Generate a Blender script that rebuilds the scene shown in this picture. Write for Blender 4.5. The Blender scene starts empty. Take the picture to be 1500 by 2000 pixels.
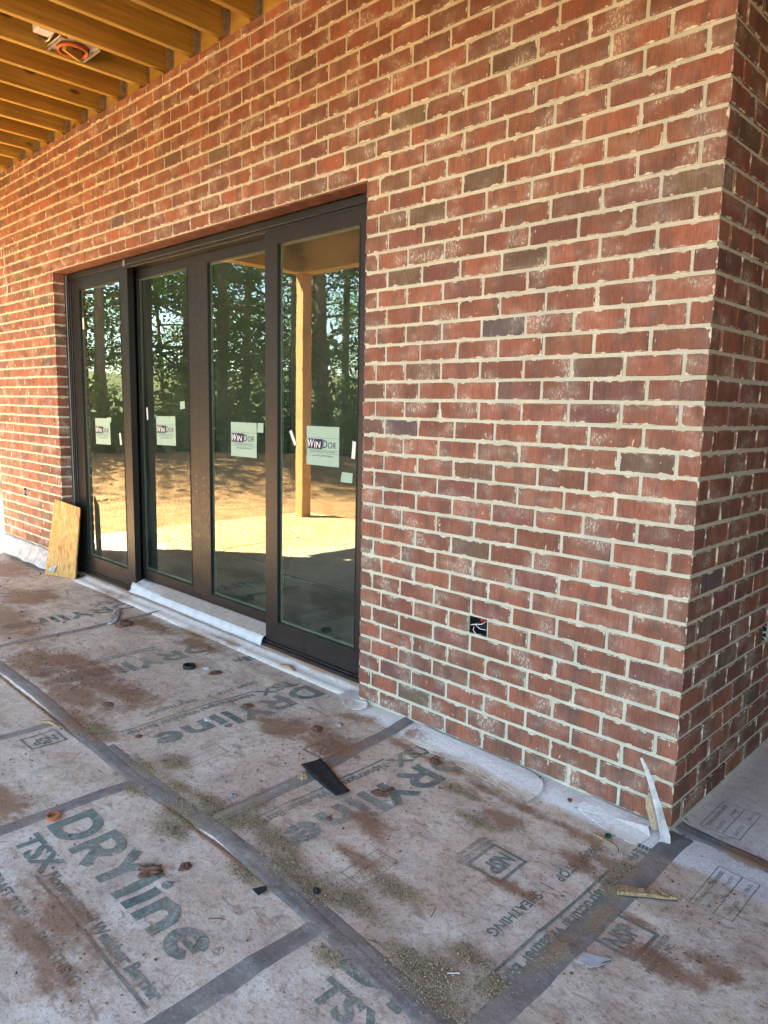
import bpy, bmesh, math, random
import numpy as np
from mathutils import Vector, Matrix, Quaternion

random.seed(7); np.random.seed(7)
SC = bpy.context.scene
COL = SC.collection

# ------------------------------------------------------------------ camera
CAM_C = Vector((0.90178, -2.33336, 1.41335))
CAM_R = Vector((0.711108, 0.702787, 0.020389))
CAM_U = Vector((-0.113404, 0.086031, 0.989817))
CAM_F = Vector((-0.693876, 0.706180, -0.140876))
F_PX = 1424.9
cam = bpy.data.cameras.new('camera')
cam.sensor_fit = 'VERTICAL'; cam.sensor_height = 36.0; cam.sensor_width = 27.0
cam.lens = F_PX / 2000.0 * 36.0
cam.clip_start = 0.02; cam.clip_end = 6000
cam_o = bpy.data.objects.new('camera', cam); COL.objects.link(cam_o)
m = Matrix.Identity(4)
for i in range(3):
    m[i][0] = CAM_R[i]; m[i][1] = CAM_U[i]; m[i][2] = -CAM_F[i]; m[i][3] = CAM_C[i]
cam_o.matrix_world = m
SC.camera = cam_o

# ------------------------------------------------------------------ sky, sun, exposure
SUN_EL = math.radians(48.0)
SUN_AZ = math.atan2(-0.76, 0.65)            # towards the sun: left (-x) and behind the wall (+y)
wd = bpy.data.worlds.new('World'); SC.world = wd; wd.use_nodes = True
nt = wd.node_tree
for n in list(nt.nodes): nt.nodes.remove(n)
sky = nt.nodes.new('ShaderNodeTexSky'); sky.sky_type = 'NISHITA'; sky.sun_disc = False
sky.sun_elevation = SUN_EL; sky.sun_rotation = SUN_AZ
sky.air_density = 1.0; sky.dust_density = 0.25; sky.ozone_density = 1.6
bg = nt.nodes.new('ShaderNodeBackground'); bg.inputs['Strength'].default_value = 0.055
wo = nt.nodes.new('ShaderNodeOutputWorld')
nt.links.new(sky.outputs[0], bg.inputs['Color']); nt.links.new(bg.outputs[0], wo.inputs['Surface'])
sl = bpy.data.lights.new('sun', 'SUN'); sl.energy = 5.0; sl.angle = math.radians(0.6); sl.color = (1.0, 0.92, 0.77)
sun = bpy.data.objects.new('sun', sl); COL.objects.link(sun)
sd = Vector((math.sin(SUN_AZ) * math.cos(SUN_EL), math.cos(SUN_AZ) * math.cos(SUN_EL), math.sin(SUN_EL)))
sun.rotation_euler = sd.to_track_quat('Z', 'Y').to_euler()
sun.location = sd * 50
SC.view_settings.view_transform = 'Standard'; SC.view_settings.look = 'None'
SC.view_settings.exposure = 4.62; SC.view_settings.gamma = 1.0
SC.render.engine = 'CYCLES'
SC.cycles.max_bounces = 6; SC.cycles.diffuse_bounces = 4; SC.cycles.glossy_bounces = 3
SC.cycles.transparent_max_bounces = 12; SC.cycles.transmission_bounces = 4
SC.cycles.caustics_reflective = False; SC.cycles.caustics_refractive = False
SC.cycles.sample_clamp_indirect = 8.0
SC.cycles.use_denoising = True

# ------------------------------------------------------------------ node helpers
class NT:
    def __init__(s, name, rough=0.8, spec=0.3):
        s.m = bpy.data.materials.new(name); s.m.use_nodes = True
        s.t = s.m.node_tree
        s.b = s.t.nodes['Principled BSDF']; s.out = s.t.nodes['Material Output']
        s.b.inputs['Roughness'].default_value = rough
        s.b.inputs['Specular IOR Level'].default_value = spec
    def n(s, typ, **kw):
        x = s.t.nodes.new(typ)
        for k, v in kw.items(): setattr(x, k, v)
        return x
    def set(s, sock, v):
        if isinstance(v, bpy.types.NodeSocket): s.t.links.new(v, sock)
        elif v is not None:
            if isinstance(v, (tuple, list)) and sock.type == 'RGBA' and len(v) == 3: v = (*v, 1)
            sock.default_value = v
    def pos(s): return s.n('ShaderNodeNewGeometry').outputs['Position']
    def obj(s): return s.n('ShaderNodeTexCoord').outputs['Object']
    def noise(s, vec, scale, detail=3, rough=0.55, dist=0.0, lac=2.0, out='Fac'):
        x = s.n('ShaderNodeTexNoise'); s.set(x.inputs['Vector'], vec)
        s.set(x.inputs['Scale'], scale); s.set(x.inputs['Detail'], min(detail, 2.6)); s.set(x.inputs['Roughness'], rough)
        s.set(x.inputs['Distortion'], dist); s.set(x.inputs['Lacunarity'], lac)
        return x.outputs[out]
    def voro(s, vec, scale, feature='F1', out='Distance', rnd=1.0):
        x = s.n('ShaderNodeTexVoronoi', feature=feature); s.set(x.inputs['Vector'], vec); s.set(x.inputs['Scale'], scale)
        s.set(x.inputs['Randomness'], rnd); return x.outputs[out]
    def math(s, op, a, b=None, c=None, clamp=False):
        x = s.n('ShaderNodeMath', operation=op, use_clamp=clamp)
        s.set(x.inputs[0], a)
        if b is not None: s.set(x.inputs[1], b)
        if c is not None: s.set(x.inputs[2], c)
        return x.outputs[0]
    def ramp(s, v, lo, hi, a=0.0, b=1.0, smooth=True):
        x = s.n('ShaderNodeMapRange', interpolation_type='SMOOTHSTEP' if smooth else 'LINEAR')
        s.set(x.inputs[0], v); s.set(x.inputs[1], lo); s.set(x.inputs[2], hi); s.set(x.inputs[3], a); s.set(x.inputs[4], b)
        return x.outputs[0]
    def mix(s, f, a, b, mode='MIX'):
        x = s.n('ShaderNodeMix', data_type='RGBA', blend_type=mode)
        s.set(x.inputs[0], f); s.set(x.inputs[6], a); s.set(x.inputs[7], b); return x.outputs[2]
    def scl(s, vec, sc):
        x = s.n('ShaderNodeVectorMath', operation='MULTIPLY'); s.set(x.inputs[0], vec); s.set(x.inputs[1], sc); return x.outputs[0]
    def sep(s, v):
        x = s.n('ShaderNodeSeparateXYZ'); s.set(x.inputs[0], v); return x.outputs
    def attr(s, name, typ='GEOMETRY', out='Color'):
        x = s.n('ShaderNodeAttribute', attribute_name=name, attribute_type=typ); return x.outputs[out]
    def uv(s, name): return s.n('ShaderNodeUVMap', uv_map=name).outputs[0]
    def bump(s, h, strength=0.4, dist=0.01):
        x = s.n('ShaderNodeBump'); s.set(x.inputs['Height'], h); s.set(x.inputs['Strength'], strength); s.set(x.inputs['Distance'], dist)
        s.t.links.new(x.outputs[0], s.b.inputs['Normal'])
    def col(s, v): s.set(s.b.inputs['Base Color'], v)
    def rough(s, v): s.set(s.b.inputs['Roughness'], v)

def simple(name, c, rough=0.7, var=0.25, scale=30, bump=0.15, spec=0.3, metal=0.0, bdist=0.003):
    k = NT(name, rough, spec); p = k.pos()
    n1 = k.noise(p, scale, 5, 0.6); n2 = k.noise(p, scale * 6, 2)
    f = k.math('ADD', k.math('MULTIPLY', n1, 0.7), k.math('MULTIPLY', n2, 0.3))
    lo = tuple(max(0, x * (1 - var)) for x in c); hi = tuple(min(1, x * (1 + var)) for x in c)
    k.col(k.mix(k.ramp(f, 0.3, 0.7), lo, hi)); k.b.inputs['Metallic'].default_value = metal
    if bump: k.bump(f, bump, bdist)
    return k.m

# ------------------------------------------------------------------ python value noise
_P = np.random.RandomState(3).rand(256, 256)
def vnoise(x, y):
    xi = np.floor(x).astype(int); yi = np.floor(y).astype(int); fx = x - xi; fy = y - yi
    fx = fx * fx * (3 - 2 * fx); fy = fy * fy * (3 - 2 * fy)
    g = lambda a, b: _P[a % 256, b % 256]
    return (g(xi, yi) * (1 - fx) + g(xi + 1, yi) * fx) * (1 - fy) + (g(xi, yi + 1) * (1 - fx) + g(xi + 1, yi + 1) * fx) * fy
def fbm(x, y, o=4):
    x = np.asarray(x, float); y = np.asarray(y, float); a = 0.5; t = 0; w = 0
    for i in range(o):
        t = t + a * vnoise(x + 17.3 * i, y + 9.1 * i); w += a; a *= 0.5; x = x * 2.03; y = y * 2.03
    return t / w
def sstep(e0, e1, v):
    t = np.clip((v - e0) / (e1 - e0), 0, 1); return t * t * (3 - 2 * t)

# ------------------------------------------------------------------ object helpers
def mesh_obj(name, verts, faces, mat, parent=None, smooth=False):
    me = bpy.data.meshes.new(name); me.from_pydata([tuple(v) for v in verts], [], faces); me.update()
    if mat is not None: me.materials.append(mat)
    if smooth: me.polygons.foreach_set('use_smooth', [True] * len(me.polygons))
    o = bpy.data.objects.new(name, me); COL.objects.link(o)
    if parent is not None: o.parent = parent
    return o
def tag(o, label=None, cat=None, group=None, kind=None):
    if label: o['label'] = label
    if cat: o['category'] = cat
    if group: o['group'] = group
    if kind: o['kind'] = kind
    return o
def empty(name, loc=(0, 0, 0), rz=0.0):
    o = bpy.data.objects.new(name, None); COL.objects.link(o); o.location = loc; o.rotation_euler = (0, 0, rz)
    o.empty_display_size = 0.1
    return o
class MB:
    def __init__(s): s.v = []; s.f = []
    def add(s, v, f):
        b = len(s.v); s.v += [tuple(q) for q in v]; s.f += [tuple(i + b for i in q) for q in f]; return s
    def box(s, a, b, ch=0.0):
        x0, y0, z0 = a; x1, y1, z1 = b
        if ch <= 0:
            v = [(x0, y0, z0), (x1, y0, z0), (x1, y1, z0), (x0, y1, z0), (x0, y0, z1), (x1, y0, z1), (x1, y1, z1), (x0, y1, z1)]
            return s.add(v, [(0, 3, 2, 1), (4, 5, 6, 7), (0, 1, 5, 4), (1, 2, 6, 5), (2, 3, 7, 6), (3, 0, 4, 7)])
        v, f = chamfer_box((x1 - x0) / 2, (y1 - y0) / 2, (z1 - z0) / 2, ch)
        cx, cy, cz = (x0 + x1) / 2, (y0 + y1) / 2, (z0 + z1) / 2
        return s.add([(q[0] + cx, q[1] + cy, q[2] + cz) for q in v], f)
    def tube(s, pts, r, n=8, taper=None):
        pts = [Vector(p) for p in pts]; rings = []
        up = Vector((0, 0, 1)); prev = None
        for i, p in enumerate(pts):
            d = (pts[min(i + 1, len(pts) - 1)] - pts[max(i - 1, 0)]).normalized()
            if prev is None:
                a = d.cross(up)
                if a.length < 1e-3: a = d.cross(Vector((1, 0, 0)))
                a.normalize()
            else:
                a = (prev - d * prev.dot(d)).normalized()
            prev = a; b = d.cross(a)
            rr = r[i] if isinstance(r, (list, tuple)) else r
            rings.append([p + (a * math.cos(t) + b * math.sin(t)) * rr for t in [2 * math.pi * k / n for k in range(n)]])
        v = [q for R in rings for q in R]; f = []
        for i in range(len(rings) - 1):
            for k in range(n):
                f.append((i * n + k, i * n + (k + 1) % n, (i + 1) * n + (k + 1) % n, (i + 1) * n + k))
        f.append(tuple(range(n))[::-1]); f.append(tuple((len(rings) - 1) * n + k for k in range(n)))
        return s.add(v, f)
    def build(s, name, mat, parent=None, smooth=False): return mesh_obj(name, s.v, s.f, mat, parent, smooth)

def chamfer_box(hx, hy, hz, c):
    v = []; idx = {}
    for sx in (-1, 1):
        for sy in (-1, 1):
            for sz in (-1, 1):
                for ax in range(3):
                    q = [sx * hx, sy * hy, sz * hz]
                    for j in range(3):
                        if j != ax: q[j] -= (sx, sy, sz)[j] * c
                    idx[(sx, sy, sz, ax)] = len(v); v.append(tuple(q))
    f = []
    def quad(keys, nrm):
        ids = [idx[k] for k in keys]
        P = [Vector(v[i]) for i in ids]
        n = (P[1] - P[0]).cross(P[2] - P[0])
        if n.dot(Vector(nrm)) < 0: ids = ids[::-1]
        f.append(tuple(ids))
    for ax in range(3):
        a, b = [j for j in range(3) if j != ax]
        for s_ in (-1, 1):
            ks = []
            for (sa, sb) in ((-1, -1), (1, -1), (1, 1), (-1, 1)):
                t = [0, 0, 0]; t[ax] = s_; t[a] = sa; t[b] = sb; ks.append((t[0], t[1], t[2], ax))
            nr = [0, 0, 0]; nr[ax] = s_; quad(ks, nr)
    for ax in range(3):
        a, b = [j for j in range(3) if j != ax]
        for sa in (-1, 1):
            for sb in (-1, 1):
                t1 = [0, 0, 0]; t1[a] = sa; t1[b] = sb
                lo = list(t1); lo[ax] = -1; hi = list(t1); hi[ax] = 1
                nr = [0, 0, 0]; nr[a] = sa; nr[b] = sb
                quad([(*lo, a), (*hi, a), (*hi, b), (*lo, b)], nr)
    for sx in (-1, 1):
        for sy in (-1, 1):
            for sz in (-1, 1): quad([(sx, sy, sz, 0), (sx, sy, sz, 1), (sx, sy, sz, 2)], (sx, sy, sz))
    return v, f

# ------------------------------------------------------------------ materials
def brick_material(name, joined):
    k = NT(name, 0.88, 0.25); p = k.pos()
    base = k.attr('tone') if joined else k.n('ShaderNodeObjectInfo').outputs['Color']
    # tonal flashing across a brick, wire-cut streaks, pits
    fl = k.noise(k.scl(p, (14, 14, 5)), 1.0, 3, 0.6)
    c = k.mix(k.ramp(fl, 0.42, 0.68), base, k.mix(0.75, base, (0.115, 0.062, 0.046)))
    st = k.noise(k.scl(p, (150, 150, 18)), 1.0, 4, 0.65)
    c = k.mix(k.ramp(st, 0.36, 0.70, 0.0, 0.60), c, k.mix(1.0, c, (0.5, 0.45, 0.42), 'MULTIPLY'))
    sp = k.noise(p, 420, 2, 0.7)
    c = k.mix(k.ramp(sp, 0.59, 0.70, 0, 0.8), c, (0.05, 0.032, 0.028))
    lt = k.noise(k.scl(p, (1, 1, 0.8)), 330, 2, 0.6)
    c = k.mix(k.ramp(lt, 0.66, 0.74, 0, 0.55), c, (0.50, 0.42, 0.34))
    # mortar smeared over the arrises and dragged across some faces
    u = k.sep(k.uv('local')); h = k.sep(k.uv('half'))
    ex = k.math('SUBTRACT', h[0], k.math('ABSOLUTE', u[0])); ey = k.math('SUBTRACT', h[1], k.math('ABSOLUTE', u[1]))
    ed = k.math('MINIMUM', ex, ey)
    nb = k.noise(p, 22, 3, 0.6); nf = k.noise(p, 380, 3, 0.8)
    reach = k.math('ADD', k.ramp(nb, 0.44, 0.80, -0.0004, 0.0095), k.math('MULTIPLY', k.math('SUBTRACT', nf, 0.5), 0.0105))
    edge = k.ramp(k.math('SUBTRACT', reach, ed), -0.0006, 0.0016)
    big = k.noise(k.scl(p, (7, 7, 10)), 1.0, 4, 0.55)
    drag = k.noise(k.scl(p, (130, 130, 60)), 1.0, 5, 0.75)
    patch = k.math('MULTIPLY', k.ramp(big, 0.53, 0.70), k.ramp(drag, 0.50, 0.60))
    flick = k.noise(k.scl(p, (90, 90, 30)), 1.0, 4, 0.6, 0.6)
    fleck = k.ramp(flick, 0.69, 0.72, 0, 0.7)
    haze = k.ramp(big, 0.40, 0.75, 0.03, 0.22)
    c = k.mix(haze, c, (0.50, 0.43, 0.36))
    sm = k.math('MAXIMUM', k.math('MAXIMUM', edge, k.math('MULTIPLY', patch, 0.58)), fleck)
    mc = k.mix(nf, (0.52, 0.50, 0.37), (0.68, 0.66, 0.51))
    k.col(k.mix(sm, c, mc))
    ht = k.math('ADD', k.math('MULTIPLY', st, 0.5), k.math('MULTIPLY', sp, 0.35))
    k.bump(ht, 0.55, 0.0035)
    return k.m
M_BRICK = brick_material('fired_brick', False)
M_BRICKJ = brick_material('fired_brick_field', True)

def mortar_material():
    k = NT('mortar', 0.95, 0.15); p = k.pos()
    a = k.noise(p, 9, 4, 0.6); b = k.noise(p, 160, 4, 0.7)
    c = k.mix(k.ramp(a, 0.3, 0.7), (0.54, 0.515, 0.37), (0.67, 0.645, 0.48))
    c = k.mix(k.ramp(b, 0.35, 0.75, 0, 0.6), c, (0.36, 0.355, 0.28))
    c = k.mix(k.ramp(k.noise(p, 2.3, 3), 0.45, 0.7, 0, 0.45), c, (0.43, 0.43, 0.36))
    k.col(c); k.bump(k.math('ADD', b, k.noise(p, 500, 2)), 0.8, 0.004)
    return k.m
M_MORTAR = mortar_material()

def wood_material(name, c1, c2, axis, rough=0.6, gscale=1.0, knots=True):
    k = NT(name, rough, 0.3); p = k.pos()
    oi = k.n('ShaderNodeObjectInfo').outputs['Random']
    off = k.n('ShaderNodeCombineXYZ'); k.set(off.inputs[0], k.math('MULTIPLY', oi, 37.0)); k.set(off.inputs[1], k.math('MULTIPLY', oi, 11.0)); k.set(off.inputs[2], k.math('MULTIPLY', oi, 23.0))
    va = k.n('ShaderNodeVectorMath', operation='ADD'); k.set(va.inputs[0], p); k.set(va.inputs[1], off.outputs[0]); q = va.outputs[0]
    s = [40 * gscale] * 3; s[axis] = 1.6 * gscale
    g = k.noise(k.scl(q, tuple(s)), 1.0, 5, 0.6, 0.4)
    s2 = [130 * gscale] * 3; s2[axis] = 4 * gscale
    g2 = k.noise(k.scl(q, tuple(s2)), 1.0, 3, 0.6)
    big = k.noise(k.scl(q, tuple(2.2 if i == axis else 5 for i in range(3))), 1.0, 3)
    c = k.mix(k.ramp(g, 0.3, 0.7), c1, c2)
    c = k.mix(k.ramp(big, 0.35, 0.7, 0, 0.5), c, tuple(x * 0.62 for x in c1))
    c = k.mix(k.ramp(oi, 0.3, 1, 0.0, 0.55), c, (c1[0] * 0.85, c1[1] * 0.66, c1[2] * 0.6))
    c = k.mix(k.ramp(k.noise(k.scl(q, (3, 1.2, 3)), 1.0, 3), 0.56, 0.72, 0, 0.5), c, (0.20, 0.15, 0.075))
    if knots:
        sv = [7.0] * 3; sv[axis] = 3.0
        kn = k.voro(k.scl(q, tuple(sv)), 1.0)
        c = k.mix(k.ramp(kn, 0.05, 0.16, 0.85, 0.0), c, (0.07, 0.028, 0.012))
    k.col(c); k.bump(k.math('ADD', g, g2), 0.25, 0.003)
    return k.m
M_JOIST = wood_material('pine_joist', (0.33, 0.215, 0.043), (0.50, 0.35, 0.085), 1)
M_LEDGER = wood_material('pine_ledger', (0.40, 0.275, 0.06), (0.52, 0.37, 0.10), 0)
M_POST = wood_material('pine_post', (0.52, 0.29, 0.11), (0.62, 0.38, 0.16), 2)
M_SHIM = wood_material('weathered_strip', (0.30, 0.17, 0.09), (0.42, 0.26, 0.14), 0, 0.8, 1.5, False)
M_BEAM = wood_material('cased_beam', (0.42, 0.30, 0.13), (0.50, 0.36, 0.17), 0, 0.6, 0.7, False)
M_SPLINT = simple('splintered_wood', (0.33, 0.22, 0.115), 0.85, 0.6, 150, 0.6)

def osb_material(name, cols, mode):
    k = NT(name, 0.7, 0.3); p = k.obj()
    w = k.noise(p, 5, 2, 0.5, 0, 2, 'Color')
    va = k.n('ShaderNodeVectorMath', operation='MULTIPLY_ADD'); k.set(va.inputs[0], w); k.set(va.inputs[1], (0.10, 0.10, 0.10)); k.set(va.inputs[2], p)
    q = va.outputs[0]
    cell = k.voro(k.scl(q, (70, 70, 17)), 1.0, 'F1', 'Color'); d = k.voro(k.scl(q, (70, 70, 17)), 1.0, 'F1', 'Distance')
    s = k.sep(cell)
    g = k.noise(k.scl(q, (260, 260, 16)), 1.0, 3)
    c = k.mix(s[0], cols[0], cols[1]); c = k.mix(k.ramp(g, 0.35, 0.75, 0, 0.5), c, cols[2])
    c = k.mix(k.ramp(s[1], 0.86, 0.9, 0, 0.6), c, cols[3])
    c = k.mix(k.ramp(d, 0.45, 0.7, 0, 0.35), c, cols[3])
    k.col(c); k.bump(k.math('ADD', s[2], k.math('MULTIPLY', g, 0.6)), 0.4, 0.003)
    return k.m
M_OSB = osb_material('strand_board', [(0.50, 0.29, 0.085), (0.66, 0.43, 0.16), (0.40, 0.21, 0.06), (0.28, 0.14, 0.045)], 0)

M_BRONZE = None
def bronze():
    k = NT('dark_bronze_paint', 0.42, 0.45); p = k.pos()
    a = k.noise(p, 7, 4, 0.6); b = k.noise(p, 60, 4, 0.7); sp = k.noise(p, 260, 2, 0.6)
    c = k.mix(k.ramp(a, 0.3, 0.7), (0.0042, 0.0038, 0.0037), (0.0075, 0.0066, 0.0062))
    z = k.sep(p)[2]
    dust = k.math('MULTIPLY', k.ramp(b, 0.5, 0.8, 0, 0.22), k.ramp(z, 0.9, 0.0, 0.15, 1.0))
    c = k.mix(dust, c, (0.20, 0.14, 0.10))
    c = k.mix(k.ramp(sp, 0.72, 0.76, 0, 0.7), c, (0.30, 0.25, 0.2))
    k.col(c); k.rough(k.ramp(b, 0.3, 0.7, 0.36, 0.55)); k.bump(b, 0.04, 0.002)
    return k.m
M_BRONZE = bronze()
M_GASKET = simple('black_gasket', (0.012, 0.012, 0.012), 0.6, 0.2, 40, 0)
M_SPACER = simple('glazing_spacer', (0.34, 0.38, 0.34), 0.5, 0.15, 30, 0)

def glass_material():
    k = NT('coated_glass', 0.0)
    t = k.t; t.nodes.remove(k.b)
    tr = k.n('ShaderNodeBsdfTransparent'); tr.inputs[0].default_value = (0.52, 0.60, 0.50, 1)
    gl = k.n('ShaderNodeBsdfGlossy'); gl.inputs['Roughness'].default_value = 0.0; gl.inputs['Color'].default_value = (0.95, 1.0, 0.86, 1)
    fr = k.n('ShaderNodeFresnel'); fr.inputs['IOR'].default_value = 1.52
    fac = k.math('ADD', 0.10, k.math('MULTIPLY', fr.outputs[0], 1.0), clamp=True)
    # rolled panes are never quite flat
    bp = k.n('ShaderNodeBump'); bp.inputs['Strength'].default_value = 0.025; bp.inputs['Distance'].default_value = 0.01
    k.set(bp.inputs['Height'], k.noise(k.pos(), 2.1, 2, 0.5)); t.links.new(bp.outputs[0], gl.inputs['Normal'])
    mx = k.n('ShaderNodeMixShader'); k.set(mx.inputs[0], fac); t.links.new(tr.outputs[0], mx.inputs[1]); t.links.new(gl.outputs[0], mx.inputs[2])
    du = k.n('ShaderNodeBsdfDiffuse'); du.inputs[0].default_value = (0.42, 0.50, 0.38, 1)
    dn = k.noise(k.scl(k.pos(), (3.0, 3.0, 1.3)), 1.0, 3, 0.6, 0.7); df = k.noise(k.pos(), 70, 2)
    m2 = k.n('ShaderNodeMixShader'); k.set(m2.inputs[0], k.math('ADD', k.ramp(dn, 0.3, 0.8, 0.018, 0.060), k.ramp(df, 0.62, 0.75, 0, 0.05)))
    t.links.new(mx.outputs[0], m2.inputs[1]); t.links.new(du.outputs[0], m2.inputs[2])
    t.links.new(m2.outputs[0], k.out.inputs['Surface'])
    return k.m
M_GLASS = glass_material()

# --- the sheathing sheets underfoot: shared dirt and sun-tint recipe for sheet, print and tape
def sheet_material(name, kind):
    k = NT(name, 0.82, 0.25); p = k.pos()
    at = k.sep(k.attr('dirt'))           # r clay, g sand, b swept-clean band
    n1 = k.noise(p, 3.2, 5, 0.62, 0.4); n2 = k.noise(p, 17, 5, 0.68, 0.3); n3 = k.noise(p, 95, 4, 0.7); n4 = k.noise(p, 420, 2, 0.6)
    if kind == 'paper':
        c = k.mix(k.ramp(n2, 0.3, 0.75), (0.79, 0.695, 0.565), (0.68, 0.57, 0.445))
        c = k.mix(k.math('MULTIPLY', at[2], 0.85), c, k.mix(k.ramp(n3, 0.4, 0.7), (0.82, 0.82, 0.79), (0.70, 0.69, 0.64)))
    elif kind == 'print':
        c = k.mix(k.ramp(n2, 0.3, 0.7), (0.085, 0.165, 0.140), (0.130, 0.215, 0.185))
        wear = k.math('MULTIPLY', k.ramp(n3, 0.51, 0.64), k.ramp(n1, 0.38, 0.64, 0.25, 0.95))
        c = k.mix(wear, c, (0.46, 0.43, 0.40))
    elif kind == 'ink':
        c = k.mix(k.ramp(n3, 0.46, 0.66), (0.10, 0.12, 0.115), (0.34, 0.32, 0.30))
    else:
        c = k.mix(k.ramp(n2, 0.3, 0.7), (0.160, 0.158, 0.150), (0.230, 0.225, 0.208))
        c = k.mix(k.ramp(n3, 0.55, 0.72, 0, 0.5), c, (0.30, 0.27, 0.245))
    cover = {'paper': 1.0, 'print': 0.62, 'ink': 0.6, 'tape': 0.46}[kind]
    dirty = k.math('SUBTRACT', 1.0, at[2], clamp=True)
    film = k.math('MULTIPLY', k.ramp(k.math('ADD', n1, k.math('MULTIPLY', n2, 0.35)), 0.44, 0.90, 0.06, 0.68), k.math('MULTIPLY', dirty, cover))
    c = k.mix(film, c, k.mix(n2, (0.45, 0.315, 0.205), (0.58, 0.44, 0.31)))
    mot = k.noise(p, 46, 3, 0.75, 0.5)
    c = k.mix(k.math('MULTIPLY', k.ramp(mot, 0.52, 0.66, 0, 0.5), k.math('MULTIPLY', dirty, cover)), c, (0.30, 0.205, 0.135))
    c = k.mix(k.math('MULTIPLY', k.ramp(mot, 0.46, 0.34, 0, 0.40), k.math('MULTIPLY', dirty, cover)), c, (0.66, 0.63, 0.57))
    smear = k.math('MULTIPLY', k.ramp(k.noise(k.scl(p, (9, 26, 9)), 1.0, 5, 0.66, 0.8), 0.55, 0.74, 0, 0.62), k.math('MULTIPLY', dirty, cover))
    c = k.mix(smear, c, (0.25, 0.150, 0.095))
    grey = k.math('MULTIPLY', k.ramp(k.noise(p, 6.5, 5, 0.7, 0.6), 0.56, 0.72, 0, 0.42), k.math('MULTIPLY', dirty, cover))
    c = k.mix(grey, c, (0.26, 0.225, 0.20))
    clay = k.ramp(k.math('ADD', at[0], k.math('MULTIPLY', k.math('SUBTRACT', k.math('ADD', n2, n3), 1.0), 0.95)), 0.10, 0.85, 0, 0.85)
    c = k.mix(clay, c, k.mix(n3, (0.20, 0.095, 0.045), (0.36, 0.20, 0.11)))
    sand = k.ramp(k.math('ADD', at[1], k.math('MULTIPLY', k.math('SUBTRACT', k.math('ADD', n3, n4), 1.0), 1.3)), 0.25, 0.85, 0, 0.75)
    c = k.mix(sand, c, k.mix(k.ramp(n4, 0.35, 0.65), (0.20, 0.145, 0.075), (0.46, 0.36, 0.20)))
    gx = k.sep(p); sun_gold = k.math('MULTIPLY', k.ramp(k.math('ADD', gx[0], k.math('MULTIPLY', n1, 0.8)), -3.3, -4.6), k.math('MULTIPLY', k.ramp(k.math('ADD', gx[1], k.math('MULTIPLY', n1, 0.5)), -0.35, -0.95), k.ramp(n2, 0.3, 0.6, 0.45, 0.85)))  # golden sunlight tint painted over the sun patch to warm its bounce
    c = k.mix(sun_gold, c, k.mix(n3, (0.30, 0.160, 0.042), (0.46, 0.285, 0.085)))
    spk = k.noise(p, 210, 2, 0.6)
    c = k.mix(k.ramp(spk, 0.63, 0.70, 0, 0.85), c, (0.12, 0.075, 0.05))
    spb = k.noise(p, 120, 2, 0.6, 0.4)
    c = k.mix(k.math('MULTIPLY', k.ramp(spb, 0.66, 0.71, 0, 0.75), dirty), c, (0.16, 0.10, 0.065))
    spl = k.noise(k.scl(p, (1, 1, 1)), 260, 2, 0.6, 0.3)
    c = k.mix(k.math('MULTIPLY', k.ramp(spl, 0.70, 0.75, 0, 0.6), dirty), c, (0.58, 0.53, 0.46))
    k.col(c)
    if kind == 'tape': k.rough(k.ramp(n2, 0.3, 0.7, 0.6, 0.85))
    hh = k.math('ADD', k.math('MULTIPLY', n3, 0.8), k.math('MULTIPLY', n2, 0.9))
    k.bump(hh, 0.45, 0.004)
    return k.m
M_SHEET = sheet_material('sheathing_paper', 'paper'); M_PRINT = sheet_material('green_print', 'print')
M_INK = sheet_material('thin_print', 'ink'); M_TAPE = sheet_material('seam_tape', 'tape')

M_CLEAN = simple('clean_sheathing', (0.50, 0.475, 0.43), 0.8, 0.35, 16, 0.4)
M_EDGE = simple('torn_fibre', (0.42, 0.31, 0.19), 0.9, 0.25, 120, 0.5)
M_WHITE = simple('white_plastic', (0.52, 0.53, 0.53), 0.45, 0.10, 15, 0.05)
M_RUBBER = simple('black_rubber', (0.020, 0.020, 0.021), 0.65, 0.5, 60, 0.4)
M_CLAY = simple('dry_clay', (0.15, 0.078, 0.048), 0.95, 0.35, 90, 0.8, bdist=0.006)
M_GRAVEL = simple('grey_crumb', (0.34, 0.30, 0.26), 0.95, 0.4, 120, 0.5)
M_SANDG = simple('saw_grit', (0.34, 0.245, 0.115), 0.95, 0.5, 300, 0.2)
M_ORANGE = simple('orange_plastic', (0.42, 0.115, 0.035), 0.45, 0.2, 40, 0.1)
M_STEEL = simple('galvanised_steel', (0.42, 0.42, 0.41), 0.42, 0.25, 50, 0.1, metal=0.85)
M_PRIMER = simple('red_primer_steel', (0.15, 0.058, 0.034), 0.7, 0.4, 22, 0.2)
M_DARKBOX = simple('dark_plastic_box', (0.02, 0.022, 0.026), 0.5, 0.2, 20, 0)
M_WIREW = simple('white_wire', (0.66, 0.64, 0.60), 0.5, 0.1, 20, 0)
M_WIRER = simple('red_wire', (0.5, 0.03, 0.03), 0.5, 0.1, 20, 0)
M_GREEN = simple('green_cap', (0.02, 0.12, 0.055), 0.4, 0.2, 30, 0)
M_SUBFLOOR = osb_material('subfloor_board', [(0.30, 0.17, 0.05), (0.40, 0.24, 0.08), (0.24, 0.12, 0.035), (0.16, 0.08, 0.03)], 0)
M_SIDING = simple('pale_siding', (0.55, 0.53, 0.48), 0.8, 0.06, 8, 0.05)
M_ROOM = simple('room_plaster', (0.30, 0.30, 0.27), 0.9, 0.1, 4, 0.02)

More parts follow.
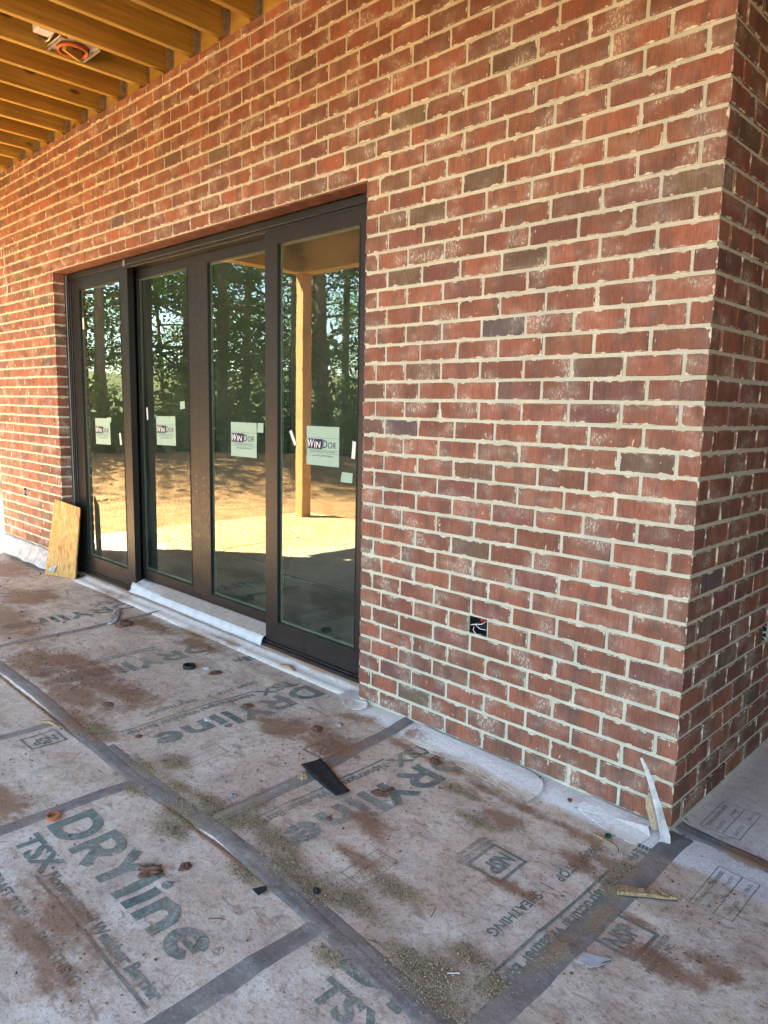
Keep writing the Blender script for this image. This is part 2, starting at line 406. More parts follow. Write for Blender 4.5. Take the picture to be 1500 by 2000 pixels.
# ------------------------------------------------------------------ terrain, lake, far shore
def s_of(x, y): return -(x * 0.84 + y * 0.543)
def ground_h(x, y):
    s = s_of(x, y)
    h = -0.06 + 0.50 * sstep(8.8, 12.5, s) - 4.9 * sstep(14, 52, s)
    far = np.hypot(x + 3, y + 1.5)
    h = h + (fbm(x * 0.8 + 40, y * 0.8, 4) - 0.5) * 0.16 * sstep(3.9, 5.5, np.maximum(np.abs(x + 3.0) / 0.95, np.abs(y + 1) / 0.62)) * (s > 3)
    h = h + 30 * sstep(330, 620, s) * (0.5 + fbm(x * 0.006, y * 0.006, 4))
    return h
rings = [0, 1.2, 2.4, 3.6, 4.6, 5.4, 6.2, 7, 7.8, 8.6, 9.4, 10.2, 11, 12, 13, 14, 15.5, 17, 19, 22, 26, 31, 38, 48, 62, 80, 110, 150, 210, 290, 330, 370, 420, 480, 560, 680, 900, 1300, 2000, 3200]
NA = 160
gv = []; gf = []
cx0, cy0 = -3.0, -1.5
for i, rr in enumerate(rings[1:]):
    for a in range(NA):
        t = 2 * math.pi * a / NA; gv.append((cx0 + rr * math.cos(t), cy0 + rr * math.sin(t)))
gv.append((cx0, cy0))
A = np.array(gv); hz = ground_h(A[:, 0], A[:, 1])
gv3 = [(A[i, 0], A[i, 1], hz[i]) for i in range(len(A))]
for i in range(len(rings) - 2):
    for a in range(NA):
        b = (a + 1) % NA; gf.append((i * NA + a, (i + 1) * NA + a, (i + 1) * NA + b, i * NA + b))
for a in range(NA): gf.append((len(gv) - 1, a, (a + 1) % NA))
k = NT('red_clay_ground', 0.95, 0.15); p = k.pos()
n1 = k.noise(p, 0.5, 5, 0.6); n2 = k.noise(p, 3.5, 6, 0.7); n3 = k.noise(p, 26, 4, 0.7)
c = k.mix(k.ramp(n2, 0.3, 0.7), (0.25, 0.130, 0.058), (0.35, 0.210, 0.100)); c = k.mix(k.ramp(n3, 0.4, 0.75, 0, 0.6), c, (0.20, 0.085, 0.04))
xyz = k.sep(p); sv = k.math('SUBTRACT', k.math('MULTIPLY', xyz[0], -0.84), k.math('MULTIPLY', xyz[1], 0.543))
wood = k.ramp(k.math('ADD', sv, k.math('MULTIPLY', n1, 3.0)), 13.5, 16.5)
c = k.mix(wood, c, k.mix(n2, (0.035, 0.045, 0.018), (0.075, 0.060, 0.035)))
back = k.ramp(k.math('ADD', k.math('ABSOLUTE', k.math('ADD', xyz[0], 3.0)), k.math('MULTIPLY', n1, 4)), 26, 34)
c = k.mix(back, c, k.mix(n2, (0.04, 0.06, 0.02), (0.09, 0.08, 0.04)))
k.col(c); k.bump(k.math('ADD', n2, n3), 0.9, 0.05)
ground = tag(mesh_obj('ground', gv3, gf, k.m, None, True), 'red clay yard around the house', kind='structure')

k = NT('lake_water', 0.06, 0.5); k.col((0.02, 0.035, 0.035)); k.bump(k.noise(k.scl(k.pos(), (1, 1, 1)), 1.4, 3), 0.25, 0.05)
lk = []
for (s_, t_) in ((40, -900), (40, 900), (520, 900), (520, -900)):
    lk.append((-0.84 * s_ - 0.543 * t_, -0.543 * s_ + 0.84 * t_, -4.35))
lake = tag(mesh_obj('lake', lk, [(0, 1, 2, 3)], k.m), 'lake water glinting between the reflected trees', kind='structure')

# ------------------------------------------------------------------ porch floor
WALL_X0, WALL_X1 = -6.42, 0.0          # front wall from its far end to the near corner
OPX0, OPX1, OPZ = -5.03, -1.54, 2.40
CH, Z0, MOD = 0.0794, 0.02, 0.20134
def floor_h(x, y):
    x = np.asarray(x, float); y = np.asarray(y, float)
    h = (fbm(x * 2.3 + 5, y * 2.3 + 11, 3) - 0.5) * 0.012 + (fbm(x * 7 + 1, y * 7, 2) - 0.5) * 0.005
    h = h * sstep(0.25, -0.05, y)
    h = h + 0.014 * sstep(-0.16, -0.01, y) * sstep(-1.55, -1.35, x) * sstep(0.02, -0.03, x)   # sheet curls up along the pier
    rg = 1 - np.abs(2 * fbm(x * 2.1 + 61, y * 3.3 + 7, 3) - 1); h = h + 0.0040 * np.maximum(0, rg) ** 7 * sstep(0.1, -0.1, y)      # creases
    rg = 1 - np.abs(2 * fbm(x * 5.1 + 21, y * 3.9 + 37, 2) - 1); h = h + 0.0016 * np.maximum(0, rg) ** 8 * sstep(0.1, -0.1, y)
    return h
BL_CLAY = [(-3.08, -0.83, .30, .16), (-2.67, -0.78, .30, .13), (-3.05, -0.98, .25, .08), (-2.51, -0.96, .30, .10), (-2.3, -0.76, .22, .10), (-2.46, -0.8, .2, .08), (-2.2, -1.06, .3, .05),
           (-1.31, -0.39, .14, .10), (-1.53, -0.44, .16, .08), (-4.56, -0.44, .30, .22), (-4.15, 0.0, .2, .07), (-5.61, -0.3, .35, .2), (-0.12, -0.36, .07, .055), (-0.45, -0.34, .09, .05), (-0.75, -0.7, .10, .05),
           (0.34, -0.52, .08, .05), (0.24, -0.6, .1, .04), (-0.62, -0.86, .13, .035), (-2.77, -0.12, .2, .08), (-3.34, -0.14, .25, .08), (-4.0, -0.75, .5, .15), (-5.2, -0.8, .5, .25), (0.28, 0.05, .12, .03), (-0.2, -0.62, .10, .03), (0.4, -0.95, .2, .08), (-1.0, -1.62, .25, .06), (-1.75, -1.55, .2, .08), (-0.95, -1.72, .3, .05)]
BL_SAND = [(-2.07, -1.05, .10, .05), (-1.24, -1.12, .10, .05), (-1.23, -1.02, .10, .05), (-1.1, -1.04, .09, .045), (-1.19, -1.19, .08, .04), (-1.06, -0.97, .10, .04), (-1.11, -0.9, .05, .05), (-0.78, -1.03, .11, .05),
           (-0.6, -1.05, .11, .04), (-0.51, -1.0, .11, .045), (-0.45, -0.88, .09, .04), (-0.15, -1.03, .10, .05), (-0.22, -1.06, .09, .04), (-0.12, -0.93, .07, .04), (-1.52, -1.17, .06, .025), (-0.81, -1.165, .08, .025),
           (-0.1, -1.1, .1, .04), (-0.37, -1.2, .05, .03), (-0.9, -0.98, .09, .04), (-1.6, -0.95, .07, .05), (-1.65, -1.05, .10, .03), (-1.4, -1.04, .09, .03), (-0.02, -0.98, .04, .05), (0.03, -0.55, .025, .09), (0.02, -0.75, .025, .1), (-0.02, -0.3, .04, .06), (-0.5, -0.42, .09, .03), (-0.68, -0.3, .10, .03), (0.0, -0.4, .04, .05)]
BL_RED = [(-1.09, -0.19, .12, .03), (-0.85, -0.19, .14, .025), (-0.6, -0.21, .14, .025), (-0.42, -0.22, .12, .025), (-0.23, -0.23, .11, .03), (-0.09, -0.29, .07, .04), (-1.41, -0.14, .10, .05), (-1.35, -0.36, .11, .07),
          (-2.69, 0.02, .22, .05), (-3.0, -0.02, .2, .05), (0.29, 0.045, .10, .02), (0.1, -0.48, .06, .02), (-1.11, -0.08, .08, .04)]
def blobs(x, y, L, sc, ph):
    t = np.zeros_like(x); wx = (fbm(x * sc + ph, y * sc, 4) - 0.5); wy = (fbm(x * sc, y * sc + ph, 4) - 0.5)
    for (bx, by, rx, ry) in L:
        d = ((x - bx + wx * rx * 1.5) / rx) ** 2 + ((y - by + wy * ry * 1.5) / ry) ** 2
        t = np.maximum(t, np.exp(-d * 0.9))
    return t
def dirt_at(x, y):
    x = np.asarray(x, float); y = np.asarray(y, float)
    clay = np.maximum(blobs(x, y, BL_CLAY, 9, 3.0), blobs(x, y, BL_RED, 12, 8.0) * 0.85)
    clay = np.maximum(clay, 0.5 * sstep(-3.4, -5.6, x) * sstep(0.05, -0.2, y) * (0.35 + 0.9 * fbm(x * 3, y * 3 + 2, 4)))
    sand = blobs(x, y, BL_SAND, 14, 5.0)
    edge = (fbm(x * 7, y * 7 + 30, 4) - 0.5) * 0.035
    clean = sstep(-0.150, -0.128, y + edge + 0.018 * x) * sstep(-1.62, -1.42, x + 4 * edge) * (x < 0.9)
    clean = np.maximum(clean, sstep(-0.05, -0.0, y + edge) * (x < -1.5) * (x > -5.0) * 0.65)
    clean = clean * (1 - 0.5 * (y > 0.06) * (x > 0.0))
    return clay, sand, clean
def paint(me):
    n = len(me.vertices); co = np.empty(n * 3); me.vertices.foreach_get('co', co); co = co.reshape(-1, 3)
    a, b, c_ = dirt_at(co[:, 0], co[:, 1])
    at = me.color_attributes.new('dirt', 'FLOAT_COLOR', 'POINT')
    buf = np.ones((n, 4)); buf[:, 0] = a; buf[:, 1] = b; buf[:, 2] = c_
    at.data.foreach_set('color', buf.ravel())

floor = empty('porch_floor'); tag(floor, 'porch floor covered with dirty printed sheathing sheets and grey seam tape', kind='structure')
def panel(x0, x1, y0, y1, step, bow=0.0):
    g = 0.004
    nx = max(2, int((x1 - x0) / step) + 1); ny = max(2, int((y1 - y0) / step) + 1)
    X, Yy = np.meshgrid(np.linspace(x0 + g, x1 - g, nx), np.linspace(y0 + g, y1 - g, ny))
    Zz = floor_h(X, Yy)
    v = [(X[j, i], Yy[j, i], Zz[j, i]) for j in range(ny) for i in range(nx)]
    f = [(j * nx + i, j * nx + i + 1, (j + 1) * nx + i + 1, (j + 1) * nx + i) for j in range(ny - 1) for i in range(nx - 1)]
    # rim
    base = len(v); ring = [(0, i) for i in range(nx)] + [(j, nx - 1) for j in range(1, ny)] + [(ny - 1, i) for i in range(nx - 2, -1, -1)] + [(j, 0) for j in range(ny - 2, 0, -1)]
    for (j, i) in ring: v.append((X[j, i], Yy[j, i], -0.03))
    R = len(ring)
    for q in range(R):
        a = ring[q][0] * nx + ring[q][1]; b = ring[(q + 1) % R][0] * nx + ring[(q + 1) % R][1]
        f.append((b, a, base + q, base + (q + 1) % R))
    o = mesh_obj('sheathing_panel', v, f, M_SHEET, floor, True); paint(o.data); return o
SEAM_Y = -1.13
for (x0, x1, y0, y1, st) in [(-1.17, 0.03, SEAM_Y, 0.14, .015), (-3.53, -1.17, SEAM_Y, 0.14, .02), (-5.95, -3.53, SEAM_Y, 0.14, .03),
                             (-1.56, -0.49, -2.35, SEAM_Y, .02), (-0.49, 0.75, -2.35, SEAM_Y, .02), (-3.05, -1.56, -2.35, SEAM_Y, .02), (-5.2, -3.05, -2.35, SEAM_Y, .04),
                             (0.03, 1.25, SEAM_Y, 0.05, .015), (-0.06, 1.25, 0.05, 1.27, .03), (0.75, 2.6, -2.35, SEAM_Y, .05), (1.25, 2.6, SEAM_Y, 1.27, .06),
                             (-2.3, 2.6, -3.7, -2.35, .06), (-4.6, -2.3, -3.7, -2.35, .05), (-6.75, -4.6, -3.7, -2.35, .05), (-6.75, -5.2, -2.35, SEAM_Y, .05), (-6.75, -5.95, SEAM_Y, 0.14, .05), (-0.06, 2.6, 1.27, 3.6, .1)]:
    panel(x0, x1, y0, y1, st)

def tape(pts, w, lift=0.0025, ridge=0.0, wob=0.006, seed=1, fold=0.0):
    P = []
    rs = np.random.RandomState(seed)
    pts = [Vector((*q, 0)) for q in pts]
    for a, b in zip(pts[:-1], pts[1:]):
        n = max(2, int((b - a).length / 0.02))
        for i in range(n): P.append(a.lerp(b, i / n))
    P.append(pts[-1])
    v = []; nn = 7
    ti = np.arange(len(P)) * 0.02; rd = fbm(ti * 3 + seed, ti * 0 + 2.0 + seed); r1_ = fbm(ti * 4 + seed * 7.1, ti * 0 + seed * 3.3); r2_ = fbm(ti * 9 + seed * 3.1, ti * 0 + seed * 5.3)
    for i, q in enumerate(P):
        d = (P[min(i + 1, len(P) - 1)] - P[max(i - 1, 0)]).normalized(); nrm = Vector((-d.y, d.x, 0))
        t = i * 0.02
        o1 = (r1_[i] - 0.5) * wob * 4
        ww = w * (1 + (r2_[i] - 0.5) * 0.25)
        for j in range(nn):
            s = j / (nn - 1) - 0.5
            q2 = q + nrm * (s * ww + o1 * 0.5)
            rz_ = ridge * math.exp(-((s - 0.30) / 0.16) ** 2) * (0.5 + rd[i])
            v.append((q2.x, q2.y, -1.0 if j in (0, nn - 1) else lift + rz_))
    va = np.array(v); zz = np.maximum(va[:, 2] + 0.0016 * (fbm(va[:, 0] * 30, va[:, 1] * 30) - 0.4), 0.0004)
    zz = np.where(va[:, 2] < -.5, 0.0004, zz) + floor_h(va[:, 0], va[:, 1])
    v = [(a_[0], a_[1], float(z_)) for a_, z_ in zip(v, zz)]
    f = [(i * nn + j, (i + 1) * nn + j, (i + 1) * nn + j + 1, i * nn + j + 1) for i in range(len(P) - 1) for j in range(nn - 1)]
    f = [q[::-1] for q in f]
    o = mesh_obj('seam_tape', v, f, M_TAPE, floor, True); paint(o.data); return o
tape([(0.04, -1.175), (-0.55, -1.13), (-1.06, -1.09), (-1.6, -1.125), (-2.76, -1.085), (-3.5, -1.09)], 0.060, 0.0024, 0.0006, 0.005, 1)
tape([(-0.02, -1.135), (-0.75, -1.075), (-1.35, -1.085), (-1.9, -1.075)], 0.040, 0.0014, 0.0, 0.006, 9)
tape([(-1.555, -1.13), (-1.56, -1.60), (-1.555, -2.2)], 0.058, 0.0030, 0.004, 0.004, 2)
tape([(-0.485, -1.13), (-0.49, -1.7), (-0.49, -2.3)], 0.066, 0.0030, 0.002, 0.003, 3)
tape([(-1.125, -1.06), (-1.135, -0.676), (-1.185, -0.33), (-1.205, 0.0)], 0.062, 0.0030, 0.010, 0.005, 4)
tape([(-3.53, -1.0), (-3.52, -0.5), (-3.58, 0.10)], 0.030, 0.0024, 0.008, 0.006, 5)
tape([(0.03, -1.15), (0.03, -0.40), (0.033, 0.02)], 0.078, 0.0036, 0.001, 0.003, 6)
tape([(0.0, 0.075), (0.16, 0.062), (0.9, 0.02)], 0.062, 0.0046, 0.001, 0.003, 7)
tape([(-2.28, -1.14), (-2.29, -1.45), (-2.29, -1.9)], 0.055, 0.0026, 0.002, 0.004, 8)
tape([(-5.2, -1.35), (-4.9, -0.72), (-4.7, -0.45), (-4.55, -0.40)], 0.02, 0.0016, 0.004, 0.02, 11)

# ------------------------------------------------------------------ lettering (flat print)
def stroke(mb, pts, w, closed=False):
    n = len(pts); P = [Vector(q) for q in pts]; L = []; Rr = []
    for i in range(n):
        a = P[(i - 1) % n] if (closed or i > 0) else None; b = P[(i + 1) % n] if (closed or i < n - 1) else None
        if a is None: d = (b - P[i]).normalized(); k_ = 1
        elif b is None: d = (P[i] - a).normalized(); k_ = 1
        else:
            d1 = (P[i] - a).normalized(); d2 = (b - P[i]).normalized(); d = (d1 + d2).normalized(); k_ = 1 / max(0.55, d.dot(d1))
        nr = Vector((-d.y, d.x)) * (w / 2 * k_); L.append(P[i] + nr); Rr.append(P[i] - nr)
    v = [(q.x, q.y, 0) for q in L] + [(q.x, q.y, 0) for q in Rr]; f = []
    for i in range(n if closed else n - 1):
        j = (i + 1) % n; f.append((n + i, n + j, j, i))
    mb.add(v, f)
def arc(cx, cy, rx, ry, a0, a1, n=14):
    return [(cx + rx * math.cos(math.radians(a0 + (a1 - a0) * i / n)), cy + ry * math.sin(math.radians(a0 + (a1 - a0) * i / n))) for i in range(n + 1)]
def big_letters(scale_x, scale_y):
    """DRYline in heavy rounded strokes; cap height 1."""
    mb = MB(); w = 0.205
    def S(pts, ww=w, closed=False): stroke(mb, pts, ww, closed)
    x = 0.0
    S([(x + .1, 0), (x + .1, 1)]); S([(x + .18, .9)] + arc(x + .34, .5, .37, .40, 90, -90, 14) + [(x + .18, .1)]); x += .93        # D
    S([(x + .1, 0), (x + .1, 1)]); S([(x + .18, .9)] + arc(x + .36, .66, .24, .24, 90, -90, 10) + [(x + .18, .42)]); S([(x + .36, .42), (x + .62, 0)]); x += .78   # R
    S([(x + .06, 1), (x + .36, .5), (x + .36, 0)]); S([(x + .66, 1), (x + .37, .52)]); x += .80      # Y
    S([(x + .1, 0), (x + .1, 1)]); x += .33                      # l
    S([(x + .1, 0), (x + .1, .70)])                              # i with its drop
    drop = arc(x + .1, .86, .095, .085, 200, -20 + 0, 10)
    drop = [(x + .1 + .10 * math.sin(t) * (1 if True else 1), .86 - .09 * math.cos(t)) for t in [math.radians(q) for q in range(-120, 121, 20)]]
    n0 = len(mb.v); mb.add([(q[0], q[1], 0) for q in drop] + [(x + .1, 1.03, 0)], [tuple(range(len(drop) + 1))]); x += .33
    S([(x + .1, 0), (x + .1, .70)]); S([(x + .1, .36)] + arc(x + .32, .36, .21, .26, 180, 0, 12) + [(x + .53, 0)]); x += .75     # n
    S(arc(x + .34, .34, .25, .255, -38, -345, 20) + [(x + .12, .34)][:0]); S([(x + .12, .355), (x + .60, .355)], .13); x += .70   # e
    tot = x
    return [(q[0] / tot * scale_x, q[1] * scale_y, 0) for q in mb.v], mb.f
def font_mesh(txt, width=None, cap=0.03, bold=0.0, shear=0.0, space=1.0):
    cu = bpy.data.curves.new('t', 'FONT'); cu.body = txt; cu.size = 1.0; cu.offset = bold; cu.shear = shear; cu.space_character = space
    cu.resolution_u = 3
    o = bpy.data.objects.new('t', cu); COL.objects.link(o)
    dg = bpy.context.evaluated_depsgraph_get()
    me = bpy.data.meshes.new_from_object(o.evaluated_get(dg))
    v = [tuple(q.co) for q in me.vertices]; f = [tuple(q.vertices) for q in me.polygons]
    bpy.data.objects.remove(o); bpy.data.curves.remove(cu); bpy.data.meshes.remove(me)
    xs = [q[0] for q in v]; wd_ = max(xs) - min(xs); sy = cap / 0.69
    sx = (width / wd_) if width else sy
    return [((q[0] - min(xs)) * sx, q[1] * sy, 0) for q in v], f
def rect(x0, y0, x1, y1): return [(x0, y0, 0), (x1, y0, 0), (x1, y1, 0), (x0, y1, 0)], [(0, 1, 2, 3)]
PRINT_N = [0]
def lay(v, f, org, rot, mat=None, name='print', clip=None):
    """put flat print on the sheets; org = floor point, rot in degrees"""
    c_, s_ = math.cos(math.radians(rot)), math.sin(math.radians(rot))
    W = [(org[0] + q[0] * c_ - q[1] * s_, org[1] + q[0] * s_ + q[1] * c_) for q in v]
    me = bpy.data.meshes.new(name); bm = bmesh.new()
    bv = [bm.verts.new((q[0], q[1], 0)) for q in W]
    for q in f:
        try: bm.faces.new([bv[i] for i in q])
        except ValueError: pass
    if clip:
        x0, x1, y0, y1 = clip
        for co, no in (((x0, 0, 0), (-1, 0, 0)), ((x1, 0, 0), (1, 0, 0)), ((0, y0, 0), (0, -1, 0)), ((0, y1, 0), (0, 1, 0))):
            bmesh.ops.bisect_plane(bm, geom=bm.verts[:] + bm.edges[:] + bm.faces[:], plane_co=co, plane_no=no, clear_outer=True)
    # slice finely so the ink follows the sheet
    if bm.verts:
        xs = [q.co.x for q in bm.verts]; ys = [q.co.y for q in bm.verts]
        if max(max(xs) - min(xs), max(ys) - min(ys)) > 0.06:
            for ax, lo, hi in ((0, min(xs), max(xs)), (1, min(ys), max(ys))):
                q = lo + 0.014
                while q < hi:
                    co = (q, 0, 0) if ax == 0 else (0, q, 0); no = (1, 0, 0) if ax == 0 else (0, 1, 0)
                    bmesh.ops.bisect_plane(bm, geom=bm.verts[:] + bm.edges[:] + bm.faces[:], plane_co=co, plane_no=no); q += 0.014
    PRINT_N[0] += 1
    lift = 0.0013 + 0.00004 * (PRINT_N[0] % 7)
    vl = list(bm.verts)
    if vl:
        hv = floor_h(np.array([q.co.x for q in vl]), np.array([q.co.y for q in vl]))
        for q, h_ in zip(vl, hv): q.co.z = float(h_) + lift
    bm.faces.ensure_lookup_table(); bm.normal_update()
    fl = [q for q in bm.faces if q.normal.z < 0]
    if fl: bmesh.ops.reverse_faces(bm, faces=fl)
    bm.to_mesh(me); bm.free(); me.materials.append(mat or M_PRINT)
    o = bpy.data.objects.new(name, me); COL.objects.link(o); o.parent = floor; paint(me); return o
def off(v, dx, dy): return [(q[0] + dx, q[1] + dy, 0) for q in v]
def text(txt, org, rot, dx, dy, width, cap, bold=0.0, mat=None, clip=None, name='print_line', shear=0):
    v, f = font_mesh(txt, width, cap, bold, shear); lay(off(v, dx, dy), f, org, rot, mat, name, clip)
def box(x0, y0, x1, y1, org, rot, mat=None, clip=None, name='print_rule'): lay(*rect(x0, y0, x1, y1), org, rot, mat, name, clip)
def frame(x0, y0, x1, y1, t, org, rot, mat=None, gap=False):
    mb = MB()
    if gap: stroke(mb, [(x0, y0 + 0.03), (x0, y0), (x1, y0), (x1, y1), (x0 + 0.05, y1)][0:5], t)
    else: stroke(mb, [(x0, y0), (x1, y0), (x1, y1), (x0, y1)], t, True)
    lay(mb.v, mb.f, org, rot, mat, 'print_frame')
def block(org, rot, what='ABCDE', clip=None):
    if 'A' in what:
        v, f = big_letters(0.875, 0.158); lay(v, f, org, rot, M_PRINT, 'print_word', clip)
    if 'B' in what: text('TSX', org, rot, 0.015, -0.108, 0.235, 0.074, 0.035, clip=clip, name='print_word')
    if 'C' in what: text('Nonstructural Weather Barrier', org, rot, 0.265, -0.104, 0.66, 0.036, 0.03, clip=clip)
    if 'D' in what: box(0.24, -0.128, 0.93, -0.119, org, rot, clip=clip)
    if 'E' in what:
        text('DRAFT STOP', org, rot, 0.155, -0.226, 0.245, 0.031, 0.02, clip=clip)
        text('|', org, rot, 0.45, -0.226, None, 0.031, 0.0, clip=clip)
        text('SHEATHING', org, rot, 0.50, -0.226, 0.245, 0.031, 0.02, clip=clip)
def nsp(org, rot, full=True, clip=None):
    frame(-0.07, -0.06, 0.07, 0.062, 0.011, org, rot)
    text('NSP', org, rot, -0.052, -0.022, 0.100, 0.058, 0.04, name='print_word')
    if full:
        text('NATIONAL SHELTER', org, rot, -0.085, -0.090, 0.175, 0.016, 0.01, M_INK)
        text('PRODUCTS, INC.', org, rot, -0.085, -0.114, 0.145, 0.016, 0.01, M_INK)
FL = (-1.53, -0.53, -2.3, -1.165); MM = (-1.09, 0.02, -1.05, 0.0); MID = (-3.5, -1.22, -1.05, 0.09)
block((-1.485, -1.492), 0, clip=FL)
text('R', (-0.60, -1.40), 0, 0, 0, 0.016, 0.014, 0.0, M_INK); 
mb_ = MB(); stroke(mb_, arc(0, 0, .014, .014, 0, 340, 16), 0.002); lay(mb_.v, mb_.f, (-0.592, -1.394), 0, M_INK, 'print_mark')
block((-0.92, -0.085), -90, clip=MM)
block((0.072, -0.085), -90, 'CDE', clip=(-1.09, 0.012, -1.05, 0.0))
block((-1.87, -0.055), -90, clip=MID)
block((-2.80, -0.09), -90, 'ACD', clip=MID)
block((-3.95, 0.02), -90, 'AB', clip=(-5.9, -3.56, -1.05, 0.09))
block((-0.345, -1.205), 0, 'ABC', clip=(-0.45, 0.7, -2.3, -1.17))
block((-2.95, -1.62), 0, 'ACD', clip=(-3.0, -1.6, -2.3, -1.17))
nsp((-0.316, -0.555), -90); nsp((0.118, -0.565), 90)
nsp((-1.27, -0.44), -90, False); nsp((-2.15, -1.25), -90, False)
# technical table on the sheet beside the corner
TO = (0.305, -0.295)
def table(org, rot, w, h, lines):
    mb = MB(); t = 0.0024
    stroke(mb, [(0, 0), (w, 0), (w, h), (0, h)], t, True); stroke(mb, [(0, h * .42), (w, h * .42)], t)
    lay(mb.v, mb.f, org, rot, M_INK, 'print_table')
    if lines:
        text('TECHNICAL EVALUATION REPORT', org, rot, 0.012, h * .80, w * .86, 0.013, 0.01, M_INK)
        text('APPLICATION', org, rot, 0.012, h * .55, w * .34, 0.012, 0.0, M_INK)
        text('ISI REPORT', org, rot, w * .62, h * .55, w * .28, 0.010, 0.0, M_INK)
        text('DRAFT-STOP', org, rot, 0.02, h * .12, w * .36, 0.012, 0.0, M_INK); text('1205-02', org, rot, w * .68, h * .12, w * .24, 0.011, 0.0, M_INK)
table(TO, 90, 0.235, 0.122, True)
table((0.175, 0.14), 90, 0.22, 0.13, True)
table((-0.62, -0.78), -90, 0.16, 0.09, False); table((-1.62, -0.75), -90, 0.2, 0.1, False)
text('www.draftstop.com', (0.118, -0.565), 90, -0.085, -0.138, 0.15, 0.009, 0.0, M_INK) if False else None
def leaf_mark(org, rot, s, wide=True):
    mb = MB()
    for i in range(4):
        mb.add([(-s / 2, -s / 2 + i * s / 4, 0), (-.004, -s / 2 + i * s / 4 + s * .10, 0), (-.004, -s / 2 + i * s / 4 + s * .30, 0), (-s / 2, -s / 2 + i * s / 4 + s * .2, 0)], [(0, 1, 2, 3)])
        mb.add([(.004, -s / 2 + i * s / 4 + s * .10, 0), (s / 2, -s / 2 + i * s / 4, 0), (s / 2, -s / 2 + i * s / 4 + s * .2, 0), (.004, -s / 2 + i * s / 4 + s * .3, 0)], [(0, 1, 2, 3)])
    lay(mb.v, mb.f, org, rot, M_PRINT, 'print_mark')
    text('FI', org, rot, s * .7, -s * .4, s * .6, s * .55, 0.03)
leaf_mark((-0.53, -0.035), -90, 0.06); leaf_mark((-2.40, -0.03), -90, 0.075); leaf_mark((-0.025, -0.155), -90, 0.05)

# ------------------------------------------------------------------ the brick house
house = tag(empty('brick_house', (0, 0, 0)), 'red brick house wall with pale mortar round the dark sliding door', 'house')
HOLE_F = (-0.89, -0.80, 0.503, 0.572); HOLE_L = (-5.88, -5.80, 0.582, 0.651); HOLE_S = (0.79, 0.87, 0.503, 0.572)
TOPZ = 3.325
def slab(name, rects_cut, u0, u1, z0, z1, to3, mat, depth, parent):
    us = sorted(set([u0, u1] + [q for r in rects_cut for q in r[:2] if u0 < q < u1])); zs = sorted(set([z0, z1] + [q for r in rects_cut for q in r[2:] if z0 < q < z1]))
    mb = MB()
    def inside(a, b):
        return any(r[0] <= a <= r[1] and r[2] <= b <= r[3] for r in rects_cut)
    for i in range(len(us) - 1):
        for j in range(len(zs) - 1):
            if inside((us[i] + us[i + 1]) / 2, (zs[j] + zs[j + 1]) / 2): continue
            q = [(us[i], zs[j]), (us[i + 1], zs[j]), (us[i + 1], zs[j + 1]), (us[i], zs[j + 1])]
            mb.add([to3(a, b, 0) for a, b in q], [(0, 1, 2, 3)]); mb.add([to3(a, b, depth) for a, b in q], [(3, 2, 1, 0)])
    for r in rects_cut:
        a0, a1, b0, b1 = max(r[0], u0), min(r[1], u1), max(r[2], z0), min(r[3], z1)
        C4 = [(a0, b0), (a1, b0), (a1, b1), (a0, b1)]
        for i in range(4):
            p_, q_ = C4[i], C4[(i + 1) % 4]
            mb.add([to3(*p_, 0), to3(*q_, 0), to3(*q_, depth), to3(*p_, depth)], [(3, 2, 1, 0)])
    C4 = [(u0, z0), (u1, z0), (u1, z1), (u0, z1)]
    for i in range(4):
        p_, q_ = C4[i], C4[(i + 1) % 4]; mb.add([to3(*p_, 0), to3(*q_, 0), to3(*q_, depth), to3(*p_, depth)], [(0, 1, 2, 3)])
    return mb.build(name, mat, parent)
RC = 0.0055
g_ = 0.004
front = slab('front_wall', [(OPX0 - g_, OPX1 + g_, -1, OPZ + 0.004), (HOLE_F[0] - .002, HOLE_F[1] + .002, HOLE_F[2] - .002, HOLE_F[3] + .002), (HOLE_L[0] - .002, HOLE_L[1] + .002, HOLE_L[2] - .002, HOLE_L[3] + .002)],
             WALL_X0 + RC, -RC, -0.05, TOPZ - 0.003, lambda u, z, d: (u, RC + d, z), M_MORTAR, 0.084, house)
side = slab('side_wall', [(HOLE_S[0] - .002, HOLE_S[1] + .002, HOLE_S[2] - .002, HOLE_S[3] + .002)], RC + 0.0845, 3.2, -0.05, TOPZ - 0.003, lambda u, z, d: (-RC - d, u, z), M_MORTAR, 0.084, house)

